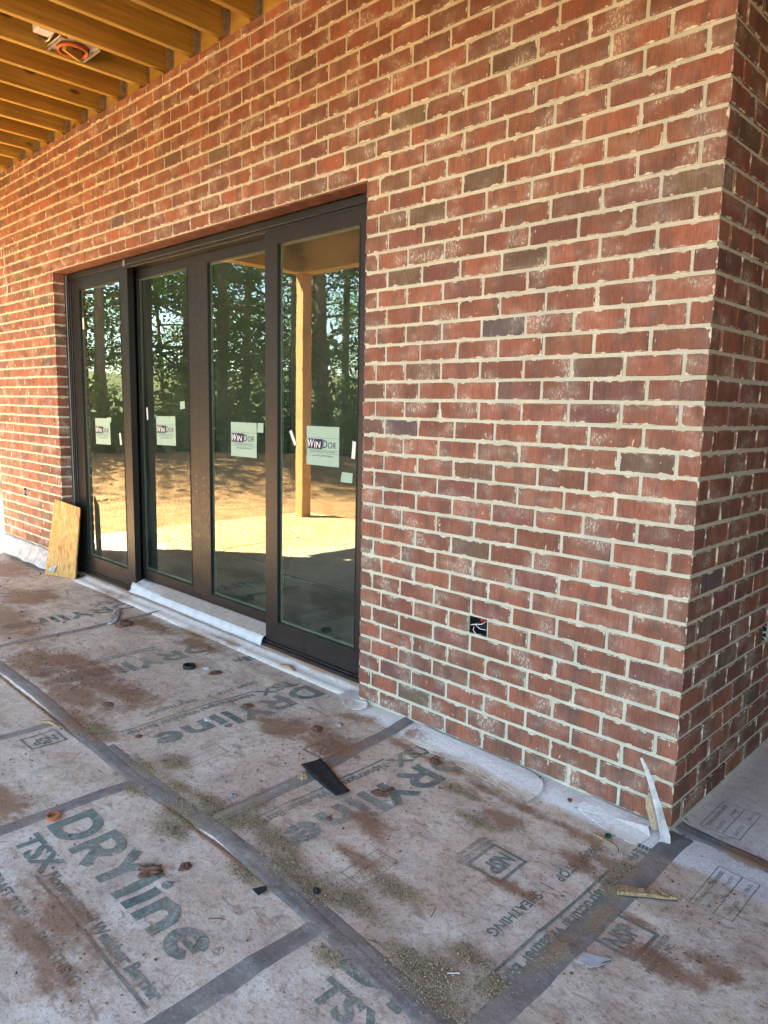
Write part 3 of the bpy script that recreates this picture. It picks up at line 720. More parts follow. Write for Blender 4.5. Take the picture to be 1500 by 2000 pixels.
# brick tones (linear base colours)
def tone(rs):
    r = rs.rand(); j = 1 + (rs.rand() - .5) * 0.5; w = (rs.rand() - .5) * 0.05
    if r < 0.60: c_ = (0.252, 0.088, 0.047)
    elif r < 0.80: c_ = (0.240, 0.098, 0.053)
    elif r < 0.90: c_ = (0.190, 0.070, 0.050)
    elif r < 0.928: c_ = (0.140, 0.092, 0.052)
    elif r < 0.992: c_ = (0.180, 0.088, 0.050)
    else: c_ = (0.110, 0.082, 0.078)
    return (c_[0] * j + w * .3, c_[1] * j, c_[2] * j)
bricks = []       # (lo, hi, tone, kind)
rs = np.random.RandomState(11)
JT = 0.0132
def wall_course(i, lo, hi, joints, axis, holes):
    """bricks between lo and hi (u increasing) cut at joints"""
    zb = Z0 + i * CH + JT / 2; zt = min(Z0 + (i + 1) * CH - JT / 2, TOPZ)
    if zt - zb < 0.012: return
    js = sorted(q for q in joints if lo + 0.02 < q < hi - 0.02)
    ends = [lo] + js + [hi]
    for a, b in zip(ends[:-1], ends[1:]):
        segs = [(a + (JT / 2 if a != lo else 0), b - (JT / 2 if b != hi else 0))]
        for h in holes:
            if h[2] < (zb + zt) / 2 < h[3]:
                ns = []
                for (p_, q_) in segs:
                    if q_ <= h[0] or p_ >= h[1]: ns.append((p_, q_)); continue
                    if h[0] - 0.006 - p_ > 0.015: ns.append((p_, h[0] - 0.006))
                    if q_ - h[1] - 0.006 > 0.015: ns.append((h[1] + 0.006, q_))
                segs = ns
        for (p_, q_) in segs:
            jt = (rs.rand(4) - .5) * 0.003; dp = (rs.rand() - .5) * 0.0032
            p2 = p_ + (jt[0] if p_ != lo else 0); q2 = q_ + (jt[1] if q_ != hi else 0)
            if axis == 'x': bricks.append(((p2, dp, zb + jt[2] * .6), (q2, 0.088, zt + jt[3] * .6), tone(rs), 'f'))
            else: bricks.append(((-0.088, p2, zb + jt[2] * .6), (dp, q2, zt + jt[3] * .6), tone(rs), 's'))
NC = int((TOPZ - Z0) / CH) + 1
for i in range(NC):
    A_ = (i % 2 == 1)
    z_mid = Z0 + (i + .5) * CH; zb = Z0 + i * CH + JT / 2; zt = min(Z0 + (i + 1) * CH - JT / 2, TOPZ)
    if zt - zb < 0.012: continue
    # corner brick shows on both walls
    cw = (0.3813 * MOD) if A_ else (0.966 * MOD); cd = (1.025 * MOD) if A_ else (0.43 * MOD)
    d1, d2 = (rs.rand(2) - .5) * 0.003
    bricks.append(((-cw + JT / 2, d1, zb), (d2, cd - JT / 2, zt), tone(rs), 'c'))
    fj = [-(cw + MOD * q) for q in range(0, 40)]
    if z_mid < OPZ:
        lastj = [q for q in fj if q > OPX1 + 0.09]
        if A_: lastj = [q for q in lastj if q > -1.40] + [-1.462]
        wall_course(i, OPX1, -cw - JT / 2, lastj, 'x', [HOLE_F])
        wall_course(i, WALL_X0, OPX0, fj, 'x', [HOLE_L])
    else:
        wall_course(i, WALL_X0, -cw - JT / 2, fj, 'x', [])
    sj = [cd + MOD * q for q in range(0, 20)]
    wall_course(i, cd + JT / 2, 1.85, sj, 'y', [HOLE_S])

def face_data(hx, hy, hz, v, f):
    loc = []; half = []
    for q in f:
        P_ = [Vector(v[i]) for i in q]; n = (P_[1] - P_[0]).cross(P_[2] - P_[0])
        ax = max(range(3), key=lambda a: abs(n[a]))
        a, b = {0: (1, 2), 1: (0, 2), 2: (0, 1)}[ax]
        H = ((hx, hy, hz)[a], (hx, hy, hz)[b])
        for pt in P_: loc.append((pt[a], pt[b])); half.append(H)
    return loc, half
brick_cache = {}
def brick_geo(hx, hy, hz, var):
    r2 = random.Random(int(hx * 1e4) * 7 + int(hz * 1e4) * 13 + var * 101)
    v, f = chamfer_box(hx, hy, hz, 0.0028)
    v = [(q[0] + r2.uniform(-.001, .001), q[1] + r2.uniform(-.0007, .0007), q[2] + r2.uniform(-.0011, .0011)) for q in v]
    return v, f, *face_data(hx, hy, hz, v, f)
def px_area(lo, hi, kind):
    def prj(P_):
        d = Vector(P_) - CAM_C; z = d.dot(CAM_F)
        if z < 0.1: return None
        return (750 + F_PX * d.dot(CAM_R) / z, 1000 - F_PX * d.dot(CAM_U) / z)
    tot = 0
    fs = []
    if kind in 'fc': fs.append([(lo[0], lo[1], lo[2]), (hi[0], lo[1], lo[2]), (hi[0], lo[1], hi[2]), (lo[0], lo[1], hi[2])])
    if kind in 'sc': fs.append([(hi[0], lo[1], lo[2]), (hi[0], hi[1], lo[2]), (hi[0], hi[1], hi[2]), (hi[0], lo[1], hi[2])])
    for q in fs:
        w_ = [prj(t) for t in q]
        if any(t is None for t in w_): continue
        w_ = [(min(max(t[0], 0), 1500), min(max(t[1], 0), 2000)) for t in w_]
        tot += abs(sum(w_[i][0] * w_[(i + 1) % 4][1] - w_[(i + 1) % 4][0] * w_[i][1] for i in range(4))) / 2
    return tot
order = sorted(range(len(bricks)), key=lambda i: -px_area(bricks[i][0], bricks[i][1], bricks[i][3]))
single = set(order[:300])
joined = {'front': [], 'side': []}
for bi, (lo, hi, tn, kd) in enumerate(bricks):
    hx, hy, hz = [(hi[a] - lo[a]) / 2 for a in range(3)]; ce = [(hi[a] + lo[a]) / 2 for a in range(3)]
    if bi in single:
        key = (round(hx * 500), round(hy * 500), round(hz * 500), bi % 3)
        if key not in brick_cache:
            v, f, loc, half = brick_geo(hx, hy, hz, bi % 3)
            me = bpy.data.meshes.new('brick'); me.from_pydata(v, [], f); me.materials.append(M_BRICK)
            for nm, dat in (('local', loc), ('half', half)):
                L = me.uv_layers.new(name=nm); L.data.foreach_set('uv', np.array(dat).ravel())
            brick_cache[key] = me
        o = bpy.data.objects.new('brick', brick_cache[key]); COL.objects.link(o)
        o.location = ce; o.color = (*tn, 1); o.parent = side if kd == 's' else front
    else:
        joined['side' if kd == 's' else 'front'].append((hx, hy, hz, ce, tn, bi % 5))
for wn, L in joined.items():
    V = []; F = []; LO = []; HA = []; TN = []
    for (hx, hy, hz, ce, tn, var) in L:
        v, f, loc, half = brick_geo(hx, hy, hz, var); b = len(V)
        V += [(q[0] + ce[0], q[1] + ce[1], q[2] + ce[2]) for q in v]; F += [tuple(i + b for i in q) for q in f]
        LO += loc; HA += half; TN += [(*tn, 1)] * len(v)
    if not V: continue
    o = mesh_obj('bricks', V, F, M_BRICKJ, front if wn == 'front' else side); o['kind'] = 'stuff'
    me = o.data
    for nm, dat in (('local', LO), ('half', HA)):
        u_ = me.uv_layers.new(name=nm); u_.data.foreach_set('uv', np.array(dat).ravel())
    at = me.color_attributes.new('tone', 'FLOAT_COLOR', 'POINT'); at.data.foreach_set('color', np.array(TN).ravel())

# steel lintel over the opening, back-up walls, upper storey, room behind the door
mb = MB(); mb.box((OPX0 - 0.15, 0.004, OPZ - 0.006), (OPX1 + 0.0, 0.098, OPZ + 0.002)); mb.box((OPX0, 0.092, OPZ + 0.002), (OPX1, 0.099, OPZ + 0.12)); mb.build('lintel', M_PRIMER, house)
mb = MB()
mb.box((WALL_X0, 0.10, -0.05), (OPX0 - 0.001, 0.26, 3.34)); mb.box((OPX1 + 0.001, 0.10, -0.05), (-0.10, 0.26, 3.34)); mb.box((OPX0 - 0.001, 0.10, OPZ + 0.03), (OPX1 + 0.001, 0.26, 3.34))
mb.box((-0.26, 0.26, -0.05), (-0.10, 3.2, 3.34)); mb.box((WALL_X0, 0.26, -0.05), (WALL_X0 + 0.15, 8.0, 3.34)); mb.build('backing_wall', M_ROOM, house)
mb = MB(); mb.box((3.0, -2.7, -0.05), (3.2, 5.999, 3.6)); mb.build('light_block_wall', simple('light_block_brown', (0.20, 0.13, 0.09), 0.9, 0.1, 6, 0.05), house)  # unseen wall added on the right to keep light off the side wall
mb = MB(); mb.box((WALL_X0, 0.12, 3.66), (6.5, 8.0, 7.2)); mb.build('upper_wall', M_SIDING, house)
mb = MB(); mb.box((WALL_X0 + 0.15, 0.20, -0.06), (-0.26, 6.0, 0.05)); mb.build('room_floor', simple('room_slab', (0.22, 0.21, 0.19), 0.8, 0.15, 5, 0.05), house)
mb = MB(); mb.box((WALL_X0 + 0.15, 6.0, -0.05), (6.5, 6.15, 3.6)); mb.box((WALL_X0 + 0.15, 0.262, 3.2), (-0.262, 6.0, 3.34)); mb.build('room_wall', M_ROOM, house)

# electrical boxes in the wall
def outlet(cx, cy, cz, w, h, ax, front_n):
    mb = MB(); d = 0.07
    def P_(u, z, dd): return (cx + u, cy + dd, cz + z) if ax == 'x' else (cx - dd, cy + u, cz + z)
    q = [(-w / 2, -h / 2), (w / 2, -h / 2), (w / 2, h / 2), (-w / 2, h / 2)]
    mb.add([P_(*t, .012) for t in q] + [P_(*t, d) for t in q], [(0, 1, 5, 4), (1, 2, 6, 5), (2, 3, 7, 6), (3, 0, 4, 7), (4, 5, 6, 7)])
    bx = mb.build('outlet_box', M_DARKBOX, house)
    for i, (pts, mt, r_) in enumerate([([(-.5, -.25, .05), (-.42, -.05, .01), (-.1, .12, -.004), (.25, .2, .0), (.36, .38, .03)], M_WIREW, .0019),
                                       ([(-.46, -.1, .04), (-.2, -.28, .0), (.05, -.48, -.006), (.2, -.46, .01)], M_WIREW, .0019),
                                       ([(.46, -.2, .03), (.2, -.1, .0), (-.15, .06, .006), (-.3, .05, .04)], M_WIREW, .0016),
                                       ([(.05, .1, .03), (.12, .42, .012), (.28, .3, .03)], M_WIRER, .0032)]):
        mb = MB(); mb.tube([P_(a * w, b * h, c_) for a, b, c_ in pts], r_, 6); mb.build('wire', mt, bx, True)
    return bx
outlet((HOLE_F[0] + HOLE_F[1]) / 2, 0.0, (HOLE_F[2] + HOLE_F[3]) / 2, HOLE_F[1] - HOLE_F[0], HOLE_F[3] - HOLE_F[2], 'x', -1)
outlet((HOLE_L[0] + HOLE_L[1]) / 2, 0.0, (HOLE_L[2] + HOLE_L[3]) / 2, HOLE_L[1] - HOLE_L[0], HOLE_L[3] - HOLE_L[2], 'x', -1)
outlet(0.0, (HOLE_S[0] + HOLE_S[1]) / 2, (HOLE_S[2] + HOLE_S[3]) / 2, HOLE_S[1] - HOLE_S[0], HOLE_S[3] - HOLE_S[2], 'y', 1)

# ------------------------------------------------------------------ sliding door, four leaves
door = tag(empty('sliding_door', (-3.285, 0.11, 0.0)), 'dark bronze four-leaf sliding glass door set in the brick opening', 'door')
def dpart(mb, name, mat, parent=None):
    o = mb.build(name, mat)
    if parent is None:
        o.parent = door; o.matrix_parent_inverse = Matrix.Translation(-Vector(door.location))
    else:
        o.parent = parent; o.matrix_parent_inverse = parent.matrix_parent_inverse.copy() if False else Matrix.Identity(4)
    return o
YF, YB = 0.115, 0.190                      # faces of front and rear leaves
mb = MB()
mb.box((OPX0 + .003, .105, 2.352), (OPX1 - .003, .245, 2.392), .002); mb.box((OPX0 + .003, .118, 2.334), (OPX1 - .003, .240, 2.3515), .0015)
dpart(mb, 'head_frame', M_BRONZE)
for (a, b, c_) in ((OPX0 + .003, OPX0 + .032, .103), (OPX1 - .045, OPX1 - .003, .103)):
    mb = MB(); mb.box((a, c_, .03), (b, .245, 2.351), .002)
    if a < -4: mb.box((b + .0005, .110, .06), (b + .025, .24, 2.333), .002); mb.box((b + .0255, .118, .06), (b + .046, .235, 2.333), .002)
    dpart(mb, 'jamb_frame', M_BRONZE)
mb = MB(); mb.box((OPX0 + .046, .096, .036), (OPX1 - .046, .245, .058), .002); mb.box((OPX0 + .046, .107, .0585), (OPX1 - .046, .120, .072), .001)
mb.box((OPX0 + .046, .166, .0585), (OPX1 - .046, .176, .085), .001)
dpart(mb, 'sill_track', M_BRONZE)
mb = MB(); mb.box((OPX0 + .02, .103, -.02), (OPX1 - .02, .23, .0355)); dpart(mb, 'sill_board', M_SHIM)
def leaf(x0, x1, y, zb, zt, gx0, gx1, gz0, gz1):
    d = 0.045
    l = MB(); 
    def rail(name, quad):
        m_ = MB(); c2 = 0.003
        v = [(q[0], y, q[1]) for q in quad]; vb = [(q[0], y + d, q[1]) for q in quad]
        m_.add(v + vb, [(0, 1, 2, 3), (7, 6, 5, 4), (0, 4, 5, 1), (1, 5, 6, 2), (2, 6, 7, 3), (3, 7, 4, 0)])
        return m_
    e = 0.0008
    body = rail('b', [(x0 + e, zb), (x1 - e, zb), (gx1 - e, gz0), (gx0 + e, gz0)])
    lf = dpart(body, 'leaf_rail', M_BRONZE)
    dpart(rail('t', [(gx0 + e, gz1), (gx1 - e, gz1), (x1 - e, zt), (x0 + e, zt)]), 'leaf_rail', M_BRONZE)
    dpart(rail('l', [(x0, zb + e), (gx0, gz0 + e), (gx0, gz1 - e), (x0, zt - e)]), 'leaf_stile', M_BRONZE)
    dpart(rail('r', [(gx1, gz0 + e), (x1, zb + e), (x1, zt - e), (gx1, gz1 - e)]), 'leaf_stile', M_BRONZE)
    # raised edge bead on the stiles and rails, glazing bead, spacer, pane
    m_ = MB(); t = 0.006
    for (a, b, c_, dd) in ((gx0 - t, gx0, gz0 - t, gz1 + t), (gx1, gx1 + t, gz0 - t, gz1 + t)): m_.box((a, y - .003, c_), (b, y - .0005, dd), .0008)
    for (c_, dd) in ((gz0 - t, gz0), (gz1, gz1 + t)): m_.box((gx0 + .0004, y - .003, c_), (gx1 - .0004, y - .0005, dd), .0008)
    dpart(m_, 'glazing_bead', M_GASKET)
    m_ = MB(); s_ = 0.012
    for (a, b) in ((gx0 + .0005, gx0 + s_), (gx1 - s_, gx1 - .0005)): m_.box((a, y + .019, gz0 + .0005), (b, y + .031, gz1 - .0005))
    for (c_, dd) in ((gz0 + .0005, gz0 + s_), (gz1 - s_, gz1 - .0005)): m_.box((gx0 + s_ + .0005, y + .019, c_), (gx1 - s_ - .0005, y + .031, dd))
    dpart(m_, 'glazing_spacer', M_SPACER)
    m_ = MB(); m_.add([(gx0, y + .014, gz0), (gx1, y + .014, gz0), (gx1, y + .014, gz1), (gx0, y + .014, gz1)], [(0, 1, 2, 3)])
    dpart(m_, 'glass_pane', M_GLASS)
leaf(-4.945, -4.035, YF, .073, 2.333, -4.825, -4.155, .197, 2.262)
leaf(-2.445, -1.588, YF, .073, 2.333, -2.330, -1.70, .197, 2.262)
leaf(-4.16, -3.2625, YB, .086, 2.333, -4.045, -3.375, .205, 2.272)
leaf(-3.2615, -2.37, YB, .086, 2.333, -3.135, -2.50, .190, 2.272)
# screw heads and bits on the meeting stiles
for (sx, sz) in ((-3.30, .95), (-3.30, .90), (-3.30, .85), (-3.21, .945), (-3.21, .895), (-3.21, .845), (-4.10, 2.26)):
    mb = MB(); mb.tube([(sx, YB - .0025, sz), (sx, YB - .0004, sz)], .0035, 8); dpart(mb, 'screw_head', M_STEEL)
mb = MB(); mb.box((-4.07, .1015, 2.345), (-4.045, .1045, 2.392)); dpart(mb, 'track_clip', M_STEEL)

# ------------------------------------------------------------------ deck framing overhead
deck = tag(empty('deck_frame', (-3.0, -1.6, 3.4)), 'golden pine joists of the deck overhead with ledger and hangers', 'deck')
def kp(mb, name, mat, parent, smooth=False):
    o = mb.build(name, mat, None, smooth); o.parent = parent; o.matrix_parent_inverse = Matrix.Translation(-Vector(parent.location)); return o
jx = [-2.497 - 0.3004 * q for q in range(-8, 13)]
jm = None
for q, x in enumerate(jx):
    if jm is None:
        mb = MB(); mb.box((-.019, -1.70, -.1175), (.019, 1.70, .1175), .003); jm = mb.build('joist', M_JOIST); o = jm
    else:
        o = bpy.data.objects.new('joist', jm.data); COL.objects.link(o)
    o.parent = deck; o.matrix_parent_inverse = Matrix.Translation(-Vector(deck.location))
    o.location = (x + random.uniform(-.006, .006), -1.59, 3.5175 + random.uniform(-.003, .003)); o.rotation_euler = (0, random.uniform(-.012, .012), random.uniform(-.002, .002))
    if x < -1.7:
        mb = MB()
        for s_ in (-1, 1): mb.box((x + s_ * .0215 - .0012, .072, 3.41), (x + s_ * .0215 + .0012, .109, 3.585))
        mb.box((x - .0225, .072, 3.3945), (x + .0225, .109, 3.3965))
        for s_ in (-1, 1): mb.box((x + s_ * .034 - .012, .108, 3.41), (x + s_ * .034 + .012, .1105, 3.585))
        kp(mb, 'joist_hanger', M_STEEL, deck)
mb = MB(); mb.box((WALL_X0, .112, 3.35), (3.6, .150, 3.637), .002); kp(mb, 'ledger_board', M_LEDGER, deck)
mb = MB(); mb.box((WALL_X0 - .15, -3.62, 3.638), (6.5, .16, 3.66)); mb.box((.0, .161, 3.638), (6.5, 4.0, 3.659)); kp(mb, 'subfloor', M_SUBFLOOR, deck)
mb = MB(); mb.box((-6.53, -3.45, 3.03), (6.5, -3.27, 3.395), .004); kp(mb, 'outer_beam', M_BEAM, deck)
mb = MB(); mb.box((-6.51, -3.269, 3.03), (-6.34, 0.0, 3.395), .004); kp(mb, 'side_beam', M_BEAM, deck)
mb = MB(); mb.box((-6.57, -3.62, 3.40), (-6.53, .10, 3.637), .002); mb.box((-6.529, -3.66, 3.40), (6.5, -3.62, 3.637), .002); kp(mb, 'rim_board', M_LEDGER, deck)
post = tag(empty('porch_post', (-6.42, -3.36, -.05)), 'square pine porch post reflected in the right glass leaf', 'post')
mb = MB(); mb.box((-6.49, -3.43, -.02), (-6.35, -3.29, 3.029), .005); kp(mb, 'shaft', M_POST, post)
mb = MB(); mb.box((-6.50, -3.44, -.05), (-6.34, -3.28, -.0205)); kp(mb, 'base_plate', M_STEEL, post)

# recessed light housing between two joists
lx, ly, lz = -3.572, -0.405, 3.398
lamp = tag(empty('recessed_light', (lx, ly, lz)), 'recessed light housing with orange ring between two joists', 'light fitting')
ring = []; 
mb = MB(); N = 32
for i in range(N):
    t = 2 * math.pi * i / N; c_, s_ = math.cos(t), math.sin(t)
    mb.v += [(lx + c_ * r, ly + s_ * r, lz + z) for r, z in ((.085, 0), (.072, 0), (.070, .02), (.087, .02))]
for i in range(N):
    for j in range(4): mb.f.append((i * 4 + j, ((i + 1) % N) * 4 + j, ((i + 1) % N) * 4 + (j + 1) % 4, i * 4 + (j + 1) % 4))
kp(mb, 'ring', M_ORANGE, lamp, True)
mb = MB()
for i in range(N):
    t = 2 * math.pi * i / N; c_, s_ = math.cos(t), math.sin(t); mb.v += [(lx + c_ * .0735, ly + s_ * .0735, lz + .004), (lx + c_ * .0735, ly + s_ * .0735, lz + .14)]
for i in range(N): mb.f.append((i * 2, i * 2 + 1, ((i + 1) % N) * 2 + 1, ((i + 1) % N) * 2))
mb.f.append(tuple(i * 2 + 1 for i in range(N))); kp(mb, 'can', M_STEEL, lamp, True)
mb = MB()
for s_ in (-1, 1):
    mb.box((lx - .125, ly + s_ * .10 - .006, lz + .008), (lx + .125, ly + s_ * .10 + .006, lz + .022)); 
mb.box((lx - .10, ly - .094, lz + .0225), (lx - .0885, ly + .094, lz + .025)); mb.box((lx + .0885, ly - .094, lz + .0225), (lx + .10, ly + .094, lz + .025))
mb.box((lx - .12, ly + .107, lz + .005), (lx + .12, ly + .109, lz + .03))
mb.box((lx - .128, ly - .12, lz - .001), (lx - .124, ly - .08, lz + .03)); mb.box((lx + .124, ly - .12, lz - .001), (lx + .128, ly - .08, lz + .03))
kp(mb, 'hanger_bar', M_STEEL, lamp)
mb = MB()
for i in range(N):
    t0, t1 = 2 * math.pi * i / N, 2 * math.pi * (i + 1) / N
    def sq(t): 
        c_, s_ = math.cos(t), math.sin(t); k_ = .112 / max(abs(c_), abs(s_)); return (lx + c_ * k_, ly + s_ * k_, lz + .0235)
    mb.add([(lx + math.cos(t0) * .0895, ly + math.sin(t0) * .0895, lz + .0215), (lx + math.cos(t1) * .0895, ly + math.sin(t1) * .0895, lz + .0215), sq(t1), sq(t0)], [(0, 1, 2, 3)])
kp(mb, 'mounting_plate', M_STEEL, lamp)
mb = MB(); mb.tube([(lx + .06, ly - .12, lz + .05), (lx + .0, ly - .135, lz + .02), (lx - .05, ly - .13, lz + .03), (lx - .09, ly - .15, lz + .06)], .006, 6); kp(mb, 'conduit', M_STEEL, lamp, True)
mb = MB(); mb.box((lx + .0, ly - .22, lz + .03), (lx + .085, ly - .13, lz + .09), .004); kp(mb, 'junction_box', M_WHITE, lamp)
mb = MB(); mb.box((-.014, -.07, -.03), (.014, .07, .03), .002)
ob = mb.build('wood_block', M_JOIST); ob.parent = lamp; ob.location = (-.005, 0, .012); ob.rotation_euler = (0, .25, .55)
mb = MB(); mb.tube([(lx - .03, ly - .03, lz + .06), (lx - .035, ly - .02, lz + .02), (lx - .015, ly - .028, lz + .015), (lx - .02, ly - .04, lz + .06)], .003, 6); kp(mb, 'wire', M_WIREW, lamp, True)

# ------------------------------------------------------------------ stickers and tape tabs on the panes
M_STICK = simple('pale_sticker', (0.27, 0.38, 0.29), 0.5, 0.05, 20, 0.02)
M_BLUE = simple('navy_print', (0.006, 0.009, 0.045), 0.5, 0.1, 20, 0); M_TXT = simple('grey_blue_print', (0.035, 0.04, 0.085), 0.5, 0.1, 20, 0)
M_TABW = simple('white_tab', (0.62, 0.60, 0.56), 0.6, 0.08, 40, 0.05)
def sticker(x0, x1, z0, z1, y, label, tilt=0.0, notch=False):
    w, h = x1 - x0, z1 - z0
    t = tag(empty('label_sticker', ((x0 + x1) / 2, y, z0)), label, 'sticker', 'product stickers on the door glass')
    t.rotation_euler = (0, tilt, 0)
    def put(v, f, name, mat, yy):
        o = mesh_obj(name, [(q[0], yy, q[1]) for q in v], f, mat, t); return o
    put([(-w / 2, 0), (w / 2, 0), (w / 2, h), (-w / 2, h)], [(0, 1, 2, 3)], 'sheet', M_STICK, 0.0)
    bw = w * .46; bz0, bz1 = h * .42, h * .68
    put([(-w * .47, bz0), (-w * .47 + bw, bz0), (-w * .45 + bw, bz1), (-w * .47, bz1)], [(0, 1, 2, 3)], 'logo_field', M_BLUE, -.0006)
    def tx(s_, x, z, wd_, cap, mat, bold=0.0, sh=0.0, yy=-.0012):
        v, f = font_mesh(s_, wd_, cap, bold, sh); put([(q[0] + x, q[1] + z) for q in v], f, 'lettering', mat, yy)
    tx('W', -w * .46, h * .455, w * .20, h * .20, M_TABW, .012, .18); tx('IN', -w * .255, h * .455, w * .20, h * .155, M_TABW, .012, .12)
    tx('D', -w * .0, h * .455, w * .15, h * .20, M_TXT, .01, .1); tx('OR', w * .165, h * .455, w * .25, h * .155, M_TXT, .008, .1)
    tx('Quality Window & Door Systems', -w * .38, h * .345, w * .76, h * .042, M_TXT); tx('www.WINDORSYSTEMS.com', -w * .32, h * .235, w * .64, h * .040, M_TXT)
    for zz in (h * .395, h * .31, h * .705): put([(-w * .5, zz), (w * .5, zz), (w * .5, zz + h * .006), (-w * .5, zz + h * .006)], [(0, 1, 2, 3)], 'rule', M_TXT, -.0009)
sticker(-4.645, -4.395, 1.098, 1.295, YF + .0125, 'pale product sticker on the left-hand glass leaf nearest the leaning board', -.02)
sticker(-3.835, -3.575, 1.130, 1.328, YB + .0125, 'pale product sticker on the second glass leaf from the left', -.02)
sticker(-2.917, -2.650, 1.106, 1.312, YB + .0125, 'pale product sticker on the third glass leaf from the left', 0.0)
sticker(-2.098, -1.842, 1.112, 1.314, YF + .0125, 'pale product sticker on the right-hand glass leaf beside the reflected post', 0.0)
def tab(cx, cz, w, h, rot, y, label, mat=None):
    c_, s_ = math.cos(rot), math.sin(rot); pts = []
    for (a, b) in ((-w / 2, -h / 2), (w / 2, -h / 2), (w / 2 * 1.1, h / 2), (-w / 2 * .8, h / 2 * 1.04)): pts.append((a * c_ - b * s_, a * s_ + b * c_))
    v = [(q[0], 0, q[1]) for q in pts] + [(q[0], -.0008, q[1]) for q in pts]
    o = mesh_obj('paper_tab', v, [(0, 1, 2, 3), (7, 6, 5, 4), (0, 4, 5, 1), (1, 5, 6, 2), (2, 6, 7, 3), (3, 7, 4, 0)], mat or M_TABW)
    o.location = (cx, y, cz); tag(o, label, 'paper tab', 'small tabs left on the door glass')
tab(-4.80, 2.01, .025, .085, .05, YF + .013, 'white paper tab high on the left-hand glass leaf')
tab(-4.235, 1.15, .025, .085, .18, YF + .013, 'white paper tab right of the sticker on the left-hand leaf')
tab(-3.965, 1.34, .018, .085, .08, YB + .013, 'white paper tab left of the sticker on the second leaf')
tab(-3.485, 1.405, .062, .050, .12, YB + .013, 'small pale square above the sticker on the second leaf', M_STICK)
tab(-2.215, 1.245, .022, .085, .55, YF + .013, 'slanted white tab left of the sticker on the right-hand leaf')
tab(-1.735, 1.205, .026, .085, -.06, YF + .013, 'white paper tab at the right edge of the right-hand leaf')
tab(-1.785, 1.065, .085, .050, .0, YF + .013, 'small pale square below the sticker on the right-hand leaf', M_STICK)
tab(-4.41, 1.285, .07, .035, .0, YF + .0118, 'small pale square behind the corner of the left-hand sticker', M_STICK)
tab(-2.615, 1.285, .06, .055, .0, YB + .013, 'small pale square right of the sticker on the third leaf', M_STICK)

# ------------------------------------------------------------------ things leaning and lying about
def sheet_from(rows, name, mat, thick=0.002, smooth=True, parent=None):
    n = len(rows[0]); R_ = len(rows); v = [tuple(q) for r in rows for q in r]
    f = [(j * n + i, j * n + i + 1, (j + 1) * n + i + 1, (j + 1) * n + i) for j in range(R_ - 1) for i in range(n - 1)]
    o = mesh_obj(name, v, f, mat, parent, smooth)
    md = o.modifiers.new('thick', 'SOLIDIFY'); md.thickness = thick; md.offset = 0
    return o
# strand board leaning in the corner of the opening
BL, BR, TL, TR = Vector((-5.197, -.095, .004)), Vector((-4.866, .012, .004)), Vector((-5.078, -.036, .634)), Vector((-4.815, .078, .583))
nrm = (BR - BL).cross(TL - BL).normalized(); th = 0.011
bo = mesh_obj('strand_board', [], [], None); bpy.data.objects.remove(bo)
orgB = (BL + BR) / 2; xa = (BR - BL).normalized(); za = (TL - BL); za = (za - xa * za.dot(xa)).normalized(); ya = za.cross(xa)
MB4 = Matrix((( xa.x, ya.x, za.x, orgB.x), (xa.y, ya.y, za.y, orgB.y), (xa.z, ya.z, za.z, orgB.z), (0, 0, 0, 1)))
inv = MB4.inverted(); loc4 = [inv @ q for q in (BL, BR, TR, TL)]
vv = []; 
for yy in (0.0, th):
    for q in loc4: vv.append((q.x, yy, q.z))
board = mesh_obj('strand_board', vv, [(0, 1, 2, 3), (7, 6, 5, 4), (0, 4, 5, 1), (1, 5, 6, 2), (2, 6, 7, 3), (3, 7, 4, 0)], M_OSB)
board.matrix_world = MB4; tag(board, 'offcut of strand board leaning against the left door jamb', 'board')

# pale membrane turned up at the foot of the wall left of the door
rows = []
for i in range(26):
    x = -5.06 - i * 0.075; w1 = .012 * math.sin(i * 1.3) + .006 * math.sin(i * 3.1)
    rows.append([(x, -.006, .176 + w1 * .3), (x, -.022, .150 + w1 * .3), (x, -.050, .095 + w1 * .5), (x, -.072 - abs(w1) * .5, .050 + w1 * .6), (x, -.078 - abs(w1), .036 + w1 * .5)])
o = sheet_from(rows, 'membrane_strip', M_CLEAN, .002); tag(o, 'pale membrane strip turned up along the wall foot left of the board', 'membrane')

# white sheet folded over the sill of the two middle leaves
rows = []
for i in range(40):
    t = i / 39; x = -4.06 + t * (-2.45 + 4.06); w1 = .006 * math.sin(i * .9) + .004 * math.sin(i * 2.3); lead = .03 * math.exp(-t * 9)
    rows.append([(x, .184, .126 + lead * .4), (x, .150, .109 + w1 * .1 + lead * .5), (x, .118, .0935 + w1 * .2 + lead * .6), (x, .104, .087 + w1 * .3 + lead), (x, .096 - lead * .3, .080 + w1 * .6), (x, .089 - w1 * .6, .066 + w1 * .5), (x, .082 - w1 - lead * .5, .050 + w1 * .4 - .012 * t)])
cover = o = sheet_from(rows, 'sill_cover', M_WHITE, .0016)
mb = MB()
for i in range(9): mb.box((-4.0, .104 + i * .0086, .0895 + i * .0043), (-2.455, .110 + i * .0086, .0945 + i * .0043), .001)
mb.add([(-4.0, .104, .0895), (-2.455, .104, .0895), (-2.455, .186, .1305), (-4.0, .186, .1305)], [(0, 1, 2, 3)]); pad = mb.build('ribbed_pad', simple('ribbed_felt', (0.36, 0.31, 0.26), 0.9, 0.15, 30, 0.2), cover)
tag(o, 'white plastic sheet folded over the sill of the middle leaves', 'plastic sheet')

